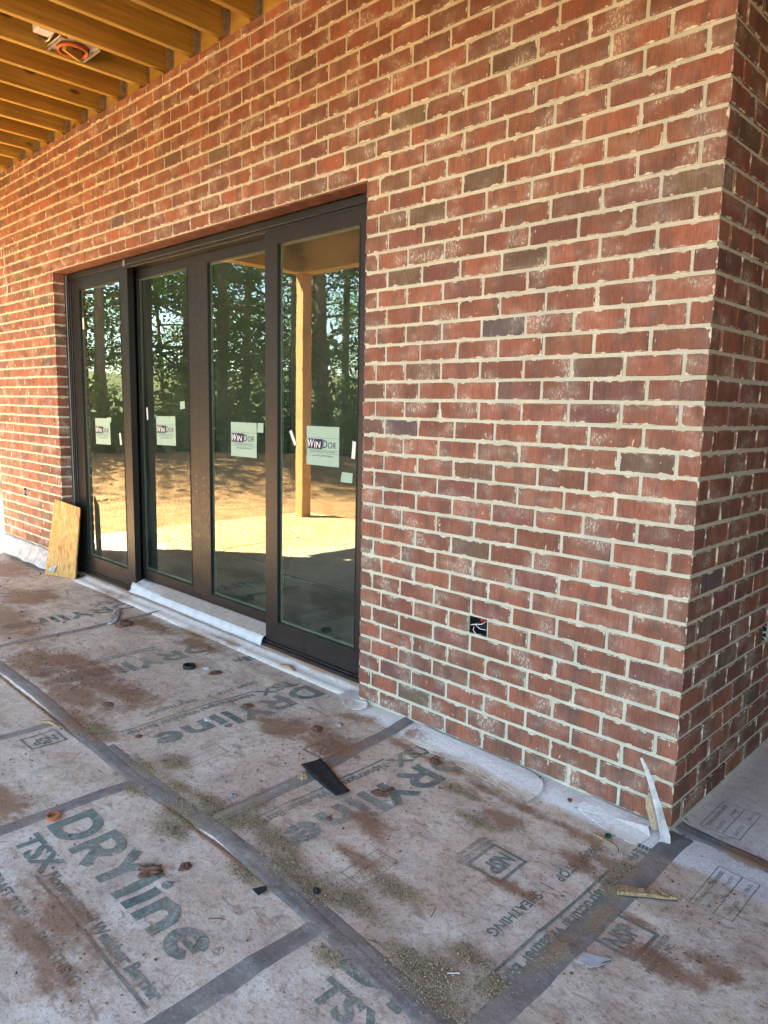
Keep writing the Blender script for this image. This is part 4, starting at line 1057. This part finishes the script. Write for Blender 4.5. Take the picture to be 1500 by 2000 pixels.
# white upturned edge of sheathing between door sill and floor, right leaf
rows = []
for i in range(30):
    t = i / 29; x = -4.9 + t * 3.38
    rows.append([(x, .102, .026 + .003 * math.sin(i * 1.7)), (x, .085, .012 + .002 * math.sin(i)), (x, .04, .0045), (x, -.015, .0032 + float(floor_h(x, -.015)))])
o = sheet_from(rows, 'sill_apron', M_SHEET, .0012); paint(o.data); tag(o, 'clean white apron of sheathing along the foot of the door sill', 'membrane')

def flap(name, pts, hts, label, mat=M_SHEET, cat='torn sheathing', thick=.0018):
    """irregular lifted scrap: outline points with heights, fan-filled with an inner ring"""
    p2_, h2_ = [], []; rj = random.Random(len(pts) * 31 + int(abs(pts[0][0]) * 999))
    for i in range(len(pts)):
        a, b = pts[i], pts[(i + 1) % len(pts)]; L = math.hypot(b[0] - a[0], b[1] - a[1]); n = max(1, int(L / .022))
        for q in range(n):
            t = q / n; jj = .0 if (a[1] > -.03 and b[1] > -.03) else min(.006, L * .12)
            p2_.append((a[0] + (b[0] - a[0]) * t + rj.uniform(-jj, jj), a[1] + (b[1] - a[1]) * t + rj.uniform(-jj, jj))); h2_.append(.002 + .5 * (hts[i] + (hts[(i + 1) % len(pts)] - hts[i]) * t) + rj.uniform(0, .0008))
    pts, hts = p2_, h2_
    c_ = Vector((sum(q[0] for q in pts) / len(pts), sum(q[1] for q in pts) / len(pts)))
    hc = sum(hts) / len(hts)
    v = [(q[0], q[1], float(floor_h(q[0], q[1])) + h) for q, h in zip(pts, hts)]
    inn = [((q[0] + c_.x) / 2, (q[1] + c_.y) / 2) for q in pts]
    v += [(q[0], q[1], float(floor_h(q[0], q[1])) + (h * .55 + hc * .45)) for q, h in zip(inn, hts)]
    v.append((c_.x, c_.y, float(floor_h(c_.x, c_.y)) + hc)); n = len(pts); f = []
    for i in range(n):
        j = (i + 1) % n; f += [(i, j, n + j, n + i), (n + i, n + j, 2 * n)]
    o = mesh_obj(name, v, f, mat, None, False); paint(o.data)
    md = o.modifiers.new('thick', 'SOLIDIFY'); md.thickness = thick; md.offset = 0
    return tag(o, label, cat)
flap('sheathing_scrap', [(-1.66, .07), (-1.56, .06), (-1.46, -.012), (-1.43, -.045), (-1.45, -.085), (-1.52, -.10), (-1.60, -.06), (-1.66, -.02)], [.012, .028, .030, .016, .008, .006, .005, .006], 'torn white scrap of sheathing at the pier foot beside the door')
flap('sheathing_flap', [(-1.12, -.012), (-.95, -.012), (-.70, -.012), (-.54, -.014), (-.455, -.06), (-.44, -.12), (-.455, -.20), (-.52, -.175), (-.70, -.165), (-.90, -.15), (-1.10, -.13)], [.016, .017, .016, .016, .016, .014, .006, .003, .003, .003, .003], 'pale torn flap of printed sheathing curling up along the pier')
leaf2 = None
# curled white peel standing at the brick corner, and its torn fibre backing
peel = tag(empty('sheathing_peel', (-.01, -.05, 0)), 'curled white peel of sheathing standing up at the brick corner', 'torn sheathing')
def peel_part(pts, ws, name, mat, tw=0.0):
    rows = []
    for i, (q, w) in enumerate(zip(pts, ws)):
        a = Vector((.80, .56, 0)) if i < 99 else None
        rows.append([Vector(q) - a * w * .5, Vector(q) - a * w * .15 + Vector((-.003, -.004, 0)), Vector(q) + a * w * .2 + Vector((-.003, -.004, 0)), Vector(q) + a * w * .5])
    o = sheet_from([[tuple(t) for t in r] for r in rows], name, mat, .0022, False); o.parent = peel; o.matrix_parent_inverse = Matrix.Translation(-Vector(peel.location)); return o
peel_part([(.010, -.070, .006), (.004, -.052, .020), (-.012, -.046, .060), (-.030, -.042, .105), (-.055, -.038, .160), (-.082, -.034, .215), (-.104, -.032, .252)], [.040, .034, .027, .024, .019, .014, .005], 'curl', M_CLEAN)
peel_part([(-.034, -.036, .020), (-.045, -.032, .055), (-.058, -.028, .085), (-.068, -.024, .115), (-.066, -.022, .140)], [.030, .036, .040, .030, .010], 'fibre_backing', M_EDGE)
flap('sheathing_corner', [(-.30, -.012), (-.10, -.012), (-.045, -.018), (-.052, -.055), (-.030, -.080), (-.035, -.115), (-.055, -.15), (-.10, -.155), (-.30, -.10)], [.012, .014, .022, .024, .010, .006, .003, .003, .003], 'clean white torn corner of sheathing at the near foot of the pier')

# loose things on the floor
def on_floor(x, y): return float(floor_h(x, y))
def rock(name, x, y, r, mat, label, cat, flat=.6, seed=0, group=None, rough=.35):
    bm = bmesh.new(); bmesh.ops.create_icosphere(bm, subdivisions=3, radius=1.0); r2 = random.Random(seed + 5)
    for q in bm.verts:
        n_ = float(fbm(np.array([q.co.x * 1.7 + seed * 3.1 + 9]), np.array([q.co.y * 1.7 + q.co.z * 1.3 + seed + 9]))[0])
        n2_ = float(fbm(np.array([q.co.x * 4.7 + seed * 1.7 + 19]), np.array([q.co.y * 4.7 + q.co.z * 3.3 + seed + 3]))[0])
        q.co *= 1 + (n_ - .5) * 2.6 * rough + (n2_ - .5) * .9 + r2.uniform(-.07, .07)
        q.co = Vector((q.co.x * r * 1.15, q.co.y * r * .85, q.co.z * r * flat))
    me = bpy.data.meshes.new(name); bm.to_mesh(me); bm.free(); me.materials.append(mat)
    o = bpy.data.objects.new(name, me); COL.objects.link(o); o.location = (x, y, on_floor(x, y) + r * flat * .40); o.rotation_euler = (0, 0, seed * 1.1)
    return tag(o, label, cat, group)
CG = 'clay lumps on the porch floor'
rock('clay_clod', -1.022, -1.362, .030, M_CLAY, 'ragged brown clay lump on the big print near the left foreground', 'clay lump', .42, 1, CG, .6)
rock('clay_clod', -.970, -1.270, .018, M_CLAY, 'small tan clay lump right of the ragged one in the foreground', 'clay lump', .35, 2, CG)
rock('clay_clod', -.868, -.528, .024, M_CLAY, 'round reddish clay lump on the print right of the black rubber strip', 'clay lump', .35, 3, CG)
rock('clay_clod', -3.438, -.265, .045, M_CLAY, 'dark red clay lump beyond the thin cross seam', 'clay lump', .55, 4, CG)
rock('clay_clod', -.875, -.205, .022, M_CLAY, 'brown clay lump on the torn flap below the pier', 'clay lump', .45, 5, CG)
rock('clay_clod', -1.86, -.42, .022, M_CLAY, 'flat brown clay pat on the middle sheet', 'clay lump', .3, 6, CG)
rock('clay_clod', -2.33, -.30, .028, M_CLAY, 'flat dark clay pat near the black bottle cap', 'clay lump', .3, 7, CG)
rock('clay_clod', -1.43, -.355, .026, M_CLAY, 'round tan clay pat in front of the pier', 'clay lump', .3, 8, CG)
rock('clay_clod', -2.30, -.90, .020, M_CLAY, 'dark clay crumb in the brown stain beside the long seam', 'clay lump', .5, 9, CG)
rock('clay_clod', -1.90, -.95, .013, M_CLAY, 'small dark clay crumb left of the reversed print', 'clay lump', .5, 10, CG)
rock('clay_clod', -.60, -1.055, .012, M_RUBBER, 'small black crumb beside the long seam', 'crumb', .6, 11)
rock('clay_clod', -.79, -.545, .012, M_GRAVEL, 'dark crumb touching the round reddish clay lump', 'crumb', .6, 12)
rock('clay_clod', -.86, -.47, .012, M_CLAY, 'little clay crumb between the letters right of the rubber strip', 'clay lump', .5, 13, CG)
rock('clay_clod', -.86, -.78, .010, M_CLAY, 'tiny clay crumb beside the letter e on the near sheet', 'clay lump', .5, 14, CG)
rock('tape_wad', -1.147, -.668, .016, M_SPLINT, 'crumpled tan wad beside the black rubber strip', 'wad', .9, 15)
rock('stone', -1.22, -.93, .016, M_GRAVEL, 'grey stone crumb on the middle sheet near the cross tape', 'stone', .4, 16)
rock('stone', -1.40, -.25, .018, M_GRAVEL, 'grey crumb cluster lump before the pier', 'stone', .5, 17)
rock('stone', -.30, -.10, .008, M_GRAVEL, 'small grey stone on the clean sheet near the green cap', 'stone', .6, 18)
rock('stone', -.34, -.075, .009, M_CLAY, 'small brown stone on the clean sheet left of the grey one', 'stone', .6, 19)
rock('plaster_bit', -1.845, -.645, .018, M_WHITE, 'white plaster flake on the middle sheet', 'flake', .3, 20)
rock('plaster_bit', -2.42, -.30, .016, M_WHITE, 'white flake right of the black bottle cap', 'flake', .35, 21)
rock('plaster_bit', -.905, -.455, .006, M_WHITE, 'tiny white bit on the large reversed letters', 'flake', .8, 22)

# black rubber strip, curved, lying over the cross tape
rows = []
for i in range(13):
    t = i / 12; a = Vector((-1.206, -.575, 0)).lerp(Vector((-.938, -.645, 0)), t)
    d = Vector((.27, -.07, 0)).normalized(); nr = Vector((-d.y, d.x, 0)); w = .084 - .020 * t + .006 * math.sin(t * 5)
    z0 = .010 + .004 * math.exp(-((t) / .18) ** 2) + .006 * math.exp(-((t - 1) / .15) ** 2)
    rows.append([tuple(a + nr * (w * s_) + Vector((0, 0, on_floor(a.x, a.y) + z0 + .005 * (abs(s_) * 2) ** 2 * (1 if s_ > 0 else .25)))) for s_ in (-.5, -.3, -.1, .1, .3, .5)])
o = sheet_from(rows, 'rubber_strip', M_RUBBER, .004); tag(o, 'short black rubber strip lying across the grey cross tape', 'rubber strip')

# orange ring, black bottle cap, green cap
mb = MB(); N = 22; cxr, cyr = -1.517, -1.455; zr = on_floor(cxr, cyr)
for i in range(N):
    t = 2 * math.pi * i / N; mb.v += [(cxr + math.cos(t) * r, cyr + math.sin(t) * r * .9, zr + z) for r, z in ((.026, .003), (.026, .012), (.019, .012), (.019, .003))]
for i in range(N):
    for j in range(4): mb.f.append((i * 4 + j, ((i + 1) % N) * 4 + j, ((i + 1) % N) * 4 + (j + 1) % 4, i * 4 + (j + 1) % 4))
tag(mb.build('plastic_ring', M_ORANGE), 'small orange plastic ring on the tape at left', 'ring')
def cap(x, y, r, h, mat, name, label, flip=False):
    z = on_floor(x, y) + .0015; mb = MB(); N = 20
    for i in range(N):
        t = 2 * math.pi * i / N; k_ = 1 + (.04 if i % 2 else 0)
        mb.v += [(x + math.cos(t) * r * k_, y + math.sin(t) * r * k_, z), (x + math.cos(t) * r * k_ * .95, y + math.sin(t) * r * k_ * .95, z + h), (x + math.cos(t) * r * .78, y + math.sin(t) * r * .78, z + h), (x + math.cos(t) * r * .78, y + math.sin(t) * r * .78, z + h * .3)]
    for i in range(N):
        for j in range(3): mb.f.append((i * 4 + j, ((i + 1) % N) * 4 + j, ((i + 1) % N) * 4 + j + 1, i * 4 + j + 1))
    mb.f.append(tuple(i * 4 + 3 for i in range(N))); tag(mb.build(name, mat), label, 'cap')
cap(-2.489, -.36, .034, .018, M_RUBBER, 'bottle_cap', 'black bottle cap lying on the middle sheet')
cap(-.14, -.166, .011, .006, M_GREEN, 'nail_cap', 'dark green nail cap on the clean sheet by the corner')
# splinters, scraps, twigs
def splinter(pts, r, mat, name, label, cat, n=6):
    mb = MB(); mb.tube([(x, y, on_floor(x, y) + z) for x, y, z in pts], r, n); return tag(mb.build(name, mat), label, cat)
splinter([(-.188, -.192, .005), (-.14, -.197, .006), (-.092, -.203, .005)], [.003, .006, .003], M_SPLINT, 'wood_splinter', 'thin tan wood splinter beside the green cap', 'splinter')
splinter([(-2.33, -1.20, .006), (-2.28, -1.17, .008), (-2.22, -1.16, .005)], [.004, .011, .002], M_SPLINT, 'wood_splinter', 'tan wood splinter on the left sheet beyond the long seam', 'splinter')
splinter([(-2.19, .02, .008), (-2.12, .035, .010), (-2.06, .02, .006)], [.006, .013, .004], M_SPLINT, 'wood_splinter', 'broken tan wood chip before the sill of the right leaf', 'splinter')
splinter([(-.127, -1.025, .004), (-.105, -1.003, .004)], [.0015, .0015], M_TABW, 'plastic_pin', 'little white pin in the grit of the near sheet', 'pin')
for q, (x, y, a, L) in enumerate([(.075, -.705, 1.9, .03), (.13, -.70, 1.2, .045), (-.33, -1.08, .3, .05), (-.70, -1.33, .7, .05), (.20, -.16, .9, .03), (.25, -.20, 1.3, .035), (-.30, -.88, 2.0, .05), (-.66, -1.42, 2.2, .04), (-.085, -.21, 2.3, .03)]):
    nm = ['thin twig standing over the white paper scrap', 'thin twig at the right tip of the white paper scrap', 'thin twig on the bottom sheet beside the long seam', 'short twig between the foreground letters', 'curved hair twig left of the printed table', 'thin twig lying across the printed table', 'thin twig on the near sheet left of the reversed sheathing line', 'tiny twig near the foreground letter e', 'thin twig at the end of the tan splinter'][q]
    splinter([(x - math.cos(a) * L / 2, y - math.sin(a) * L / 2, .003), (x + .003, y + .002, .006), (x + math.cos(a) * L / 2, y + math.sin(a) * L / 2, .003)], [.0011, .0015, .0008], M_CLAY, 'twig', nm, 'twig', 5)
# broken strip of strand board with green face
strip = tag(empty('board_splinter', (.017, -.404, 0)), 'broken golden splinter of strand board lying by the corner tape', 'splinter')
rows_t = []; rr2 = random.Random(4)
P0, P1 = Vector((.014, -.408, 0)), Vector((.156, -.314, 0)); dd = (P1 - P0).normalized(); nn_ = Vector((-dd.y, dd.x, 0))
mb = MB(); 
for i in range(12):
    t = i / 11; q = P0.lerp(P1, t); w = .034 * (1 - t) ** .7 + .006 + rr2.uniform(-.003, .003); zf = on_floor(q.x, q.y)
    mb.v += [(*(q + nn_ * w * .5)[:2], zf + .004), (*(q + nn_ * w * .45)[:2], zf + .011 + rr2.uniform(0, .005)), (*(q - nn_ * w * .3)[:2], zf + .009 + rr2.uniform(0, .004)), (*(q - nn_ * w * .5)[:2], zf + .0035)]
for i in range(11):
    for j in range(3): mb.f.append((i * 4 + j, i * 4 + j + 1, (i + 1) * 4 + j + 1, (i + 1) * 4 + j))
kp(mb, 'strands', M_SPLINT, strip)
mb = MB()
for i in range(12):
    t = i / 11; q = P0.lerp(P1, t); w = .034 * (1 - t) ** .7 + .006; zf = on_floor(q.x, q.y)
    mb.v += [(*(q - nn_ * (w * .5 + .001))[:2], zf + .0045), (*(q - nn_ * (w * .5 + .006))[:2], zf + .0045)]
for i in range(11): mb.f.append((i * 2, i * 2 + 1, i * 2 + 3, i * 2 + 2))
kp(mb, 'green_face', simple('green_face', (0.05, 0.13, 0.11), 0.7, 0.2, 60, 0.1), strip)
flap('paper_scrap', [(.081, -.749), (.080, -.704), (.112, -.690), (.140, -.682), (.112, -.748)], [.004, .007, .006, .005, .004], 'white four-sided paper scrap beside the printed emblem', M_WHITE, 'paper scrap', .001)
flap('tape_end', [(-.735, -1.185), (-.715, -1.150), (-.690, -1.165), (-.70, -1.195)], [.004, .012, .020, .006], 'curled dark end of tape beside the long seam', M_RUBBER, 'tape end', .001)
rows = []
for i in range(5):
    rows.append([(-3.80 + i * .07, -.16 - .045 * i + .02 * j, on_floor(-3.8, -.2) + .012 + .008 * math.sin(j * 1.1 + i)) for j in range(4)])
o = sheet_from(rows, 'wrapper', M_CLEAN, .002); tag(o, 'crumpled pale wrapper on the floor before the second leaf', 'wrapper')

# coiled cable hanging at the far end of the wall
mb = MB(); mb.tube([(-6.02, -.012, 2.72), (-6.00, -.02, 2.62), (-5.98, -.02, 2.56), (-6.02, -.025, 2.50), (-5.97, -.022, 2.46), (-5.95, -.02, 2.38), (-5.97, -.02, 2.30), (-6.02, -.02, 2.33)], .004, 6)
tag(mb.build('cable', M_WIREW, None, True), 'thin pale cable hanging on the brick high at far left', 'cable')

# ------------------------------------------------------------------ grit and crumbs (uncountable)
def grit(name, n, mat, smin, smax, sampler, label, seed):
    r2 = np.random.RandomState(seed); V = []; F = []
    oct_ = np.array([(1, 0, 0), (-1, 0, 0), (0, 1, 0), (0, -1, 0), (0, 0, 1), (0, 0, -1)], float)
    fo = [(0, 2, 4), (2, 1, 4), (1, 3, 4), (3, 0, 4), (2, 0, 5), (1, 2, 5), (3, 1, 5), (0, 3, 5)]
    P_ = sampler(r2, n); S = smin + (smax - smin) * r2.rand(len(P_)) ** 2.5
    H = floor_h(P_[:, 0], P_[:, 1])
    for i in range(len(P_)):
        s = S[i]; b = len(V); a = r2.rand() * 6.28; ca, sa = math.cos(a), math.sin(a); k3 = .6 + r2.rand(3) * .8
        for q in oct_:
            x, y, z = q * s * k3; V.append((P_[i, 0] + x * ca - y * sa, P_[i, 1] + x * sa + y * ca, H[i] + .0015 + s * .45 + z * .7))
        F += [tuple(j + b for j in t) for t in fo]
    o = mesh_obj(name, V, F, mat); return tag(o, label, None, None, 'stuff')
def s_sand(r2, n):
    L = []
    for (bx, by, rx, ry) in BL_SAND:
        k_ = int(n * rx * ry / sum(q[2] * q[3] for q in BL_SAND)); L.append(np.c_[bx + r2.randn(k_) * rx * .62, by + r2.randn(k_) * ry * .62])
    return np.concatenate(L)
def s_clay(r2, n):
    L = []
    for (bx, by, rx, ry) in BL_CLAY:
        if bx > -3.6:
            k_ = int(n * rx * ry / .55); L.append(np.c_[bx + r2.randn(k_) * rx * .7, by + r2.randn(k_) * ry * .7])
    P_ = np.concatenate(L); return P_[P_[:, 1] < .06]
def s_all(r2, n):
    x = -3.6 + 4.5 * r2.rand(n) ** .8; y = -2.0 + 2.0 * r2.rand(n); k_ = fbm(x * 3, y * 3, 3) > .44 + .2 * r2.rand(n); k_ &= ~((y > -.12) & (r2.rand(n) > .15))
    return np.c_[x[k_], y[k_]]
def s_far(r2, n):
    x = -6.4 + 3.2 * r2.rand(n); y = -1.6 + 1.65 * r2.rand(n); return np.c_[x, y]
grit('sawdust_grit', 13000, simple('pale_grit', (0.36, 0.285, 0.165), 0.95, 0.3, 300, 0), .0009, .0034, s_sand, 'golden grit strewn along the taped seams', 1)
grit('soil_grit', 9000, simple('dark_grit', (0.16, 0.105, 0.055), 0.95, 0.4, 300, 0), .0009, .0032, s_sand, 'dark soil grit mixed in along the taped seams', 6)
grit('soil_crumbs', 4200, simple('brown_soil', (0.20, 0.115, 0.062), 0.95, 0.5, 200, 0), .001, .0052, s_clay, 'loose brown soil on the stained patches', 8)
grit('dirt_crumbs', 6000, M_CLAY, .0008, .005, s_all, 'brown dirt crumbs scattered over the porch floor', 2)
grit('mortar_crumbs', 2600, M_GRAVEL, .0008, .0046, s_all, 'pale mortar crumbs scattered over the porch floor', 3)
grit('clay_crumbs', 260, M_CLAY, .002, .010, s_far, 'clay crumbs on the far porch floor', 4)

# ------------------------------------------------------------------ trees beyond the yard
def leaf_mat():
    k = NT('leaf', 0.55, 0.35); p = k.pos(); oi = k.n('ShaderNodeObjectInfo').outputs['Random']
    n1 = k.noise(p, .8, 3); n2 = k.noise(p, 9, 2)
    c = k.mix(k.ramp(n1, .3, .7), (0.050, 0.105, 0.024), (0.115, 0.185, 0.045)); c = k.mix(k.ramp(n2, .5, .75, 0, .6), c, (0.11, 0.14, 0.03))
    c = k.mix(k.math('MULTIPLY', oi, .4), c, (0.05, 0.06, 0.012)); k.col(c)
    tl = k.n('ShaderNodeBsdfTranslucent'); k.set(tl.inputs[0], k.mix(1.0, c, (1.3, 1.5, .6), 'MULTIPLY'))
    mx = k.n('ShaderNodeMixShader'); mx.inputs[0].default_value = .45
    k.t.links.new(k.b.outputs[0], mx.inputs[1]); k.t.links.new(tl.outputs[0], mx.inputs[2]); k.t.links.new(mx.outputs[0], k.out.inputs[0])
    return k.m
M_LEAF = leaf_mat(); M_BARK = simple('bark', (0.15, 0.115, 0.08), 0.95, 0.4, 14, 0.8, bdist=.03)
def tree_meshes(seed, H, R, lowest, nleaf, leaf_s):
    r2 = random.Random(seed); tr = MB(); tips = []
    base = [(0, 0, -0.6)]; x = y = 0
    for i in range(1, 9): x += r2.uniform(-.12, .12); y += r2.uniform(-.12, .12); base.append((x, y, H * i / 8 - .3))
    tr.tube(base, [.115 * (1 - i / 9.5) ** .8 + .02 for i in range(9)], 9)
    for i in range(26):
        z = lowest + (H * .93 - lowest) * (i + r2.random()) / 26; a = i * 2.4 + r2.uniform(-.5, .5)
        L = R * (0.35 + .75 * math.sin(math.pi * min(1, (z / H) * .85 + .12))) * r2.uniform(.65, 1.15); q = base[min(8, max(1, int(z / H * 8)))]
        p0 = Vector((q[0], q[1], z)); d = Vector((math.cos(a), math.sin(a), r2.uniform(-.05, .5))).normalized()
        p1 = p0 + d * L * .5; p2 = p0 + d * L + Vector((0, 0, r2.uniform(-.3, .3)))
        tr.tube([p0, p1, p2], [.05, .03, .008], 5)
        for k_ in range(5): t = .3 + .7 * (k_ + r2.random()) / 5; tips.append((p0.lerp(p2, t), .30 + .5 * r2.random()))
    v = []; f = []
    for i in range(nleaf):
        c_, rad = tips[r2.randrange(len(tips))]
        while True:
            o_ = Vector((r2.uniform(-1, 1), r2.uniform(-1, 1), r2.uniform(-1, 1)))
            if o_.length < 1: break
        p_ = c_ + Vector((o_.x * rad * 1.5, o_.y * rad * 1.5, o_.z * rad * .8))
        a = Vector((r2.gauss(0, 1), r2.gauss(0, 1), r2.gauss(0, .6))).normalized(); b = a.cross(Vector((r2.gauss(0, 1), r2.gauss(0, 1), r2.gauss(0, 1)))).normalized()
        s = leaf_s * r2.uniform(.6, 1.35); n0 = len(v)
        v += [p_ - a * s, p_ + b * s * .42, p_ + a * s, p_ - b * s * .42]; f.append((n0, n0 + 1, n0 + 2, n0 + 3))
    tm = bpy.data.meshes.new('trunk'); tm.from_pydata(tr.v, [], tr.f); tm.materials.append(M_BARK); tm.polygons.foreach_set('use_smooth', [True] * len(tm.polygons))
    cm = bpy.data.meshes.new('crown'); cm.from_pydata([tuple(q) for q in v], [], f); cm.materials.append(M_LEAF)
    return tm, cm
TV = [tree_meshes(31, 13, 3.0, 1.6, 11000, .066), tree_meshes(52, 15, 2.6, 3.2, 9500, .066), tree_meshes(77, 10, 2.7, 1.2, 10000, .062), tree_meshes(90, 17, 2.3, 5.0, 9000, .066)]
def tree(x, y, kd, s, rz, label, group):
    t = tag(empty('tree', (x, y, float(ground_h(np.array([x]), np.array([y]))[0])), rz), label, 'tree', group); t.scale = (s, s, s)
    for me, nm in zip(TV[kd], ('trunk', 'crown')):
        o = bpy.data.objects.new(nm, me); COL.objects.link(o); o.parent = t
r2 = random.Random(21)
TG = 'trees mirrored in the door glass'
for i in range(26):
    yaw = math.radians(40 + 42 * (i + r2.random()) / 26); d = [17, 25, 20.5, 33, 23][i % 5] + r2.uniform(-1.5, 1.5)
    kd_ = r2.choice([0, 2, 0, 2, 3, 1])
    tree(.9 - math.sin(yaw) * d, 2.63 - math.cos(yaw) * d, kd_, r2.uniform(.85, 1.15), r2.uniform(0, 6.28), ['broad leafy tree beyond the clay yard, mirrored in the door glass', 'tall tree with high branches beyond the yard, mirrored in the door glass', 'low bushy tree at the yard edge, mirrored in the door glass', 'slender bare-trunked tree beyond the yard, mirrored in the door glass'][kd_], TG)
for (x, y, kd, s) in [(-17.5, 1.5, 0, 1.0), (-20, -1.5, 1, 1.0), (-18.5, 5.5, 2, 1.1), (-24, 3, 3, 1.0), (-22, 9, 0, 1.1), (-16, -1.8, 2, .75)]:
    tree(x, y, kd, s, x, 'tree shading the clay yard left of the house', 'trees left of the house')
# undergrowth along the bank
ra = np.random.RandomState(5); NU = 22000
yw = np.radians(ra.uniform(36, 84, NU)); dd_ = 15.2 + 14 * ra.rand(NU) ** 1.5; ux = .9 - np.sin(yw) * dd_; uy = 2.63 - np.cos(yw) * dd_
den = fbm(ux * .45 + 50, uy * .45 + 50, 3); uz = ground_h(ux, uy) + ra.rand(NU) ** 1.2 * 3.6 * np.maximum(0, den - .24) * 2
va_ = ra.randn(NU, 3) * (1, 1, .7); va_ /= np.linalg.norm(va_, axis=1)[:, None]; vb_ = np.cross(va_, ra.randn(NU, 3)); vb_ /= np.linalg.norm(vb_, axis=1)[:, None]
us_ = (.11 * ra.uniform(.6, 1.5, NU))[:, None]; pc = np.c_[ux, uy, uz]
v = np.stack([pc - va_ * us_, pc + vb_ * us_ * .45, pc + va_ * us_, pc - vb_ * us_ * .45], 1).reshape(-1, 3).tolist()
f = [(4 * i, 4 * i + 1, 4 * i + 2, 4 * i + 3) for i in range(NU)]
tag(mesh_obj('undergrowth', v, f, M_LEAF), 'low green undergrowth along the wooded bank', kind='stuff')
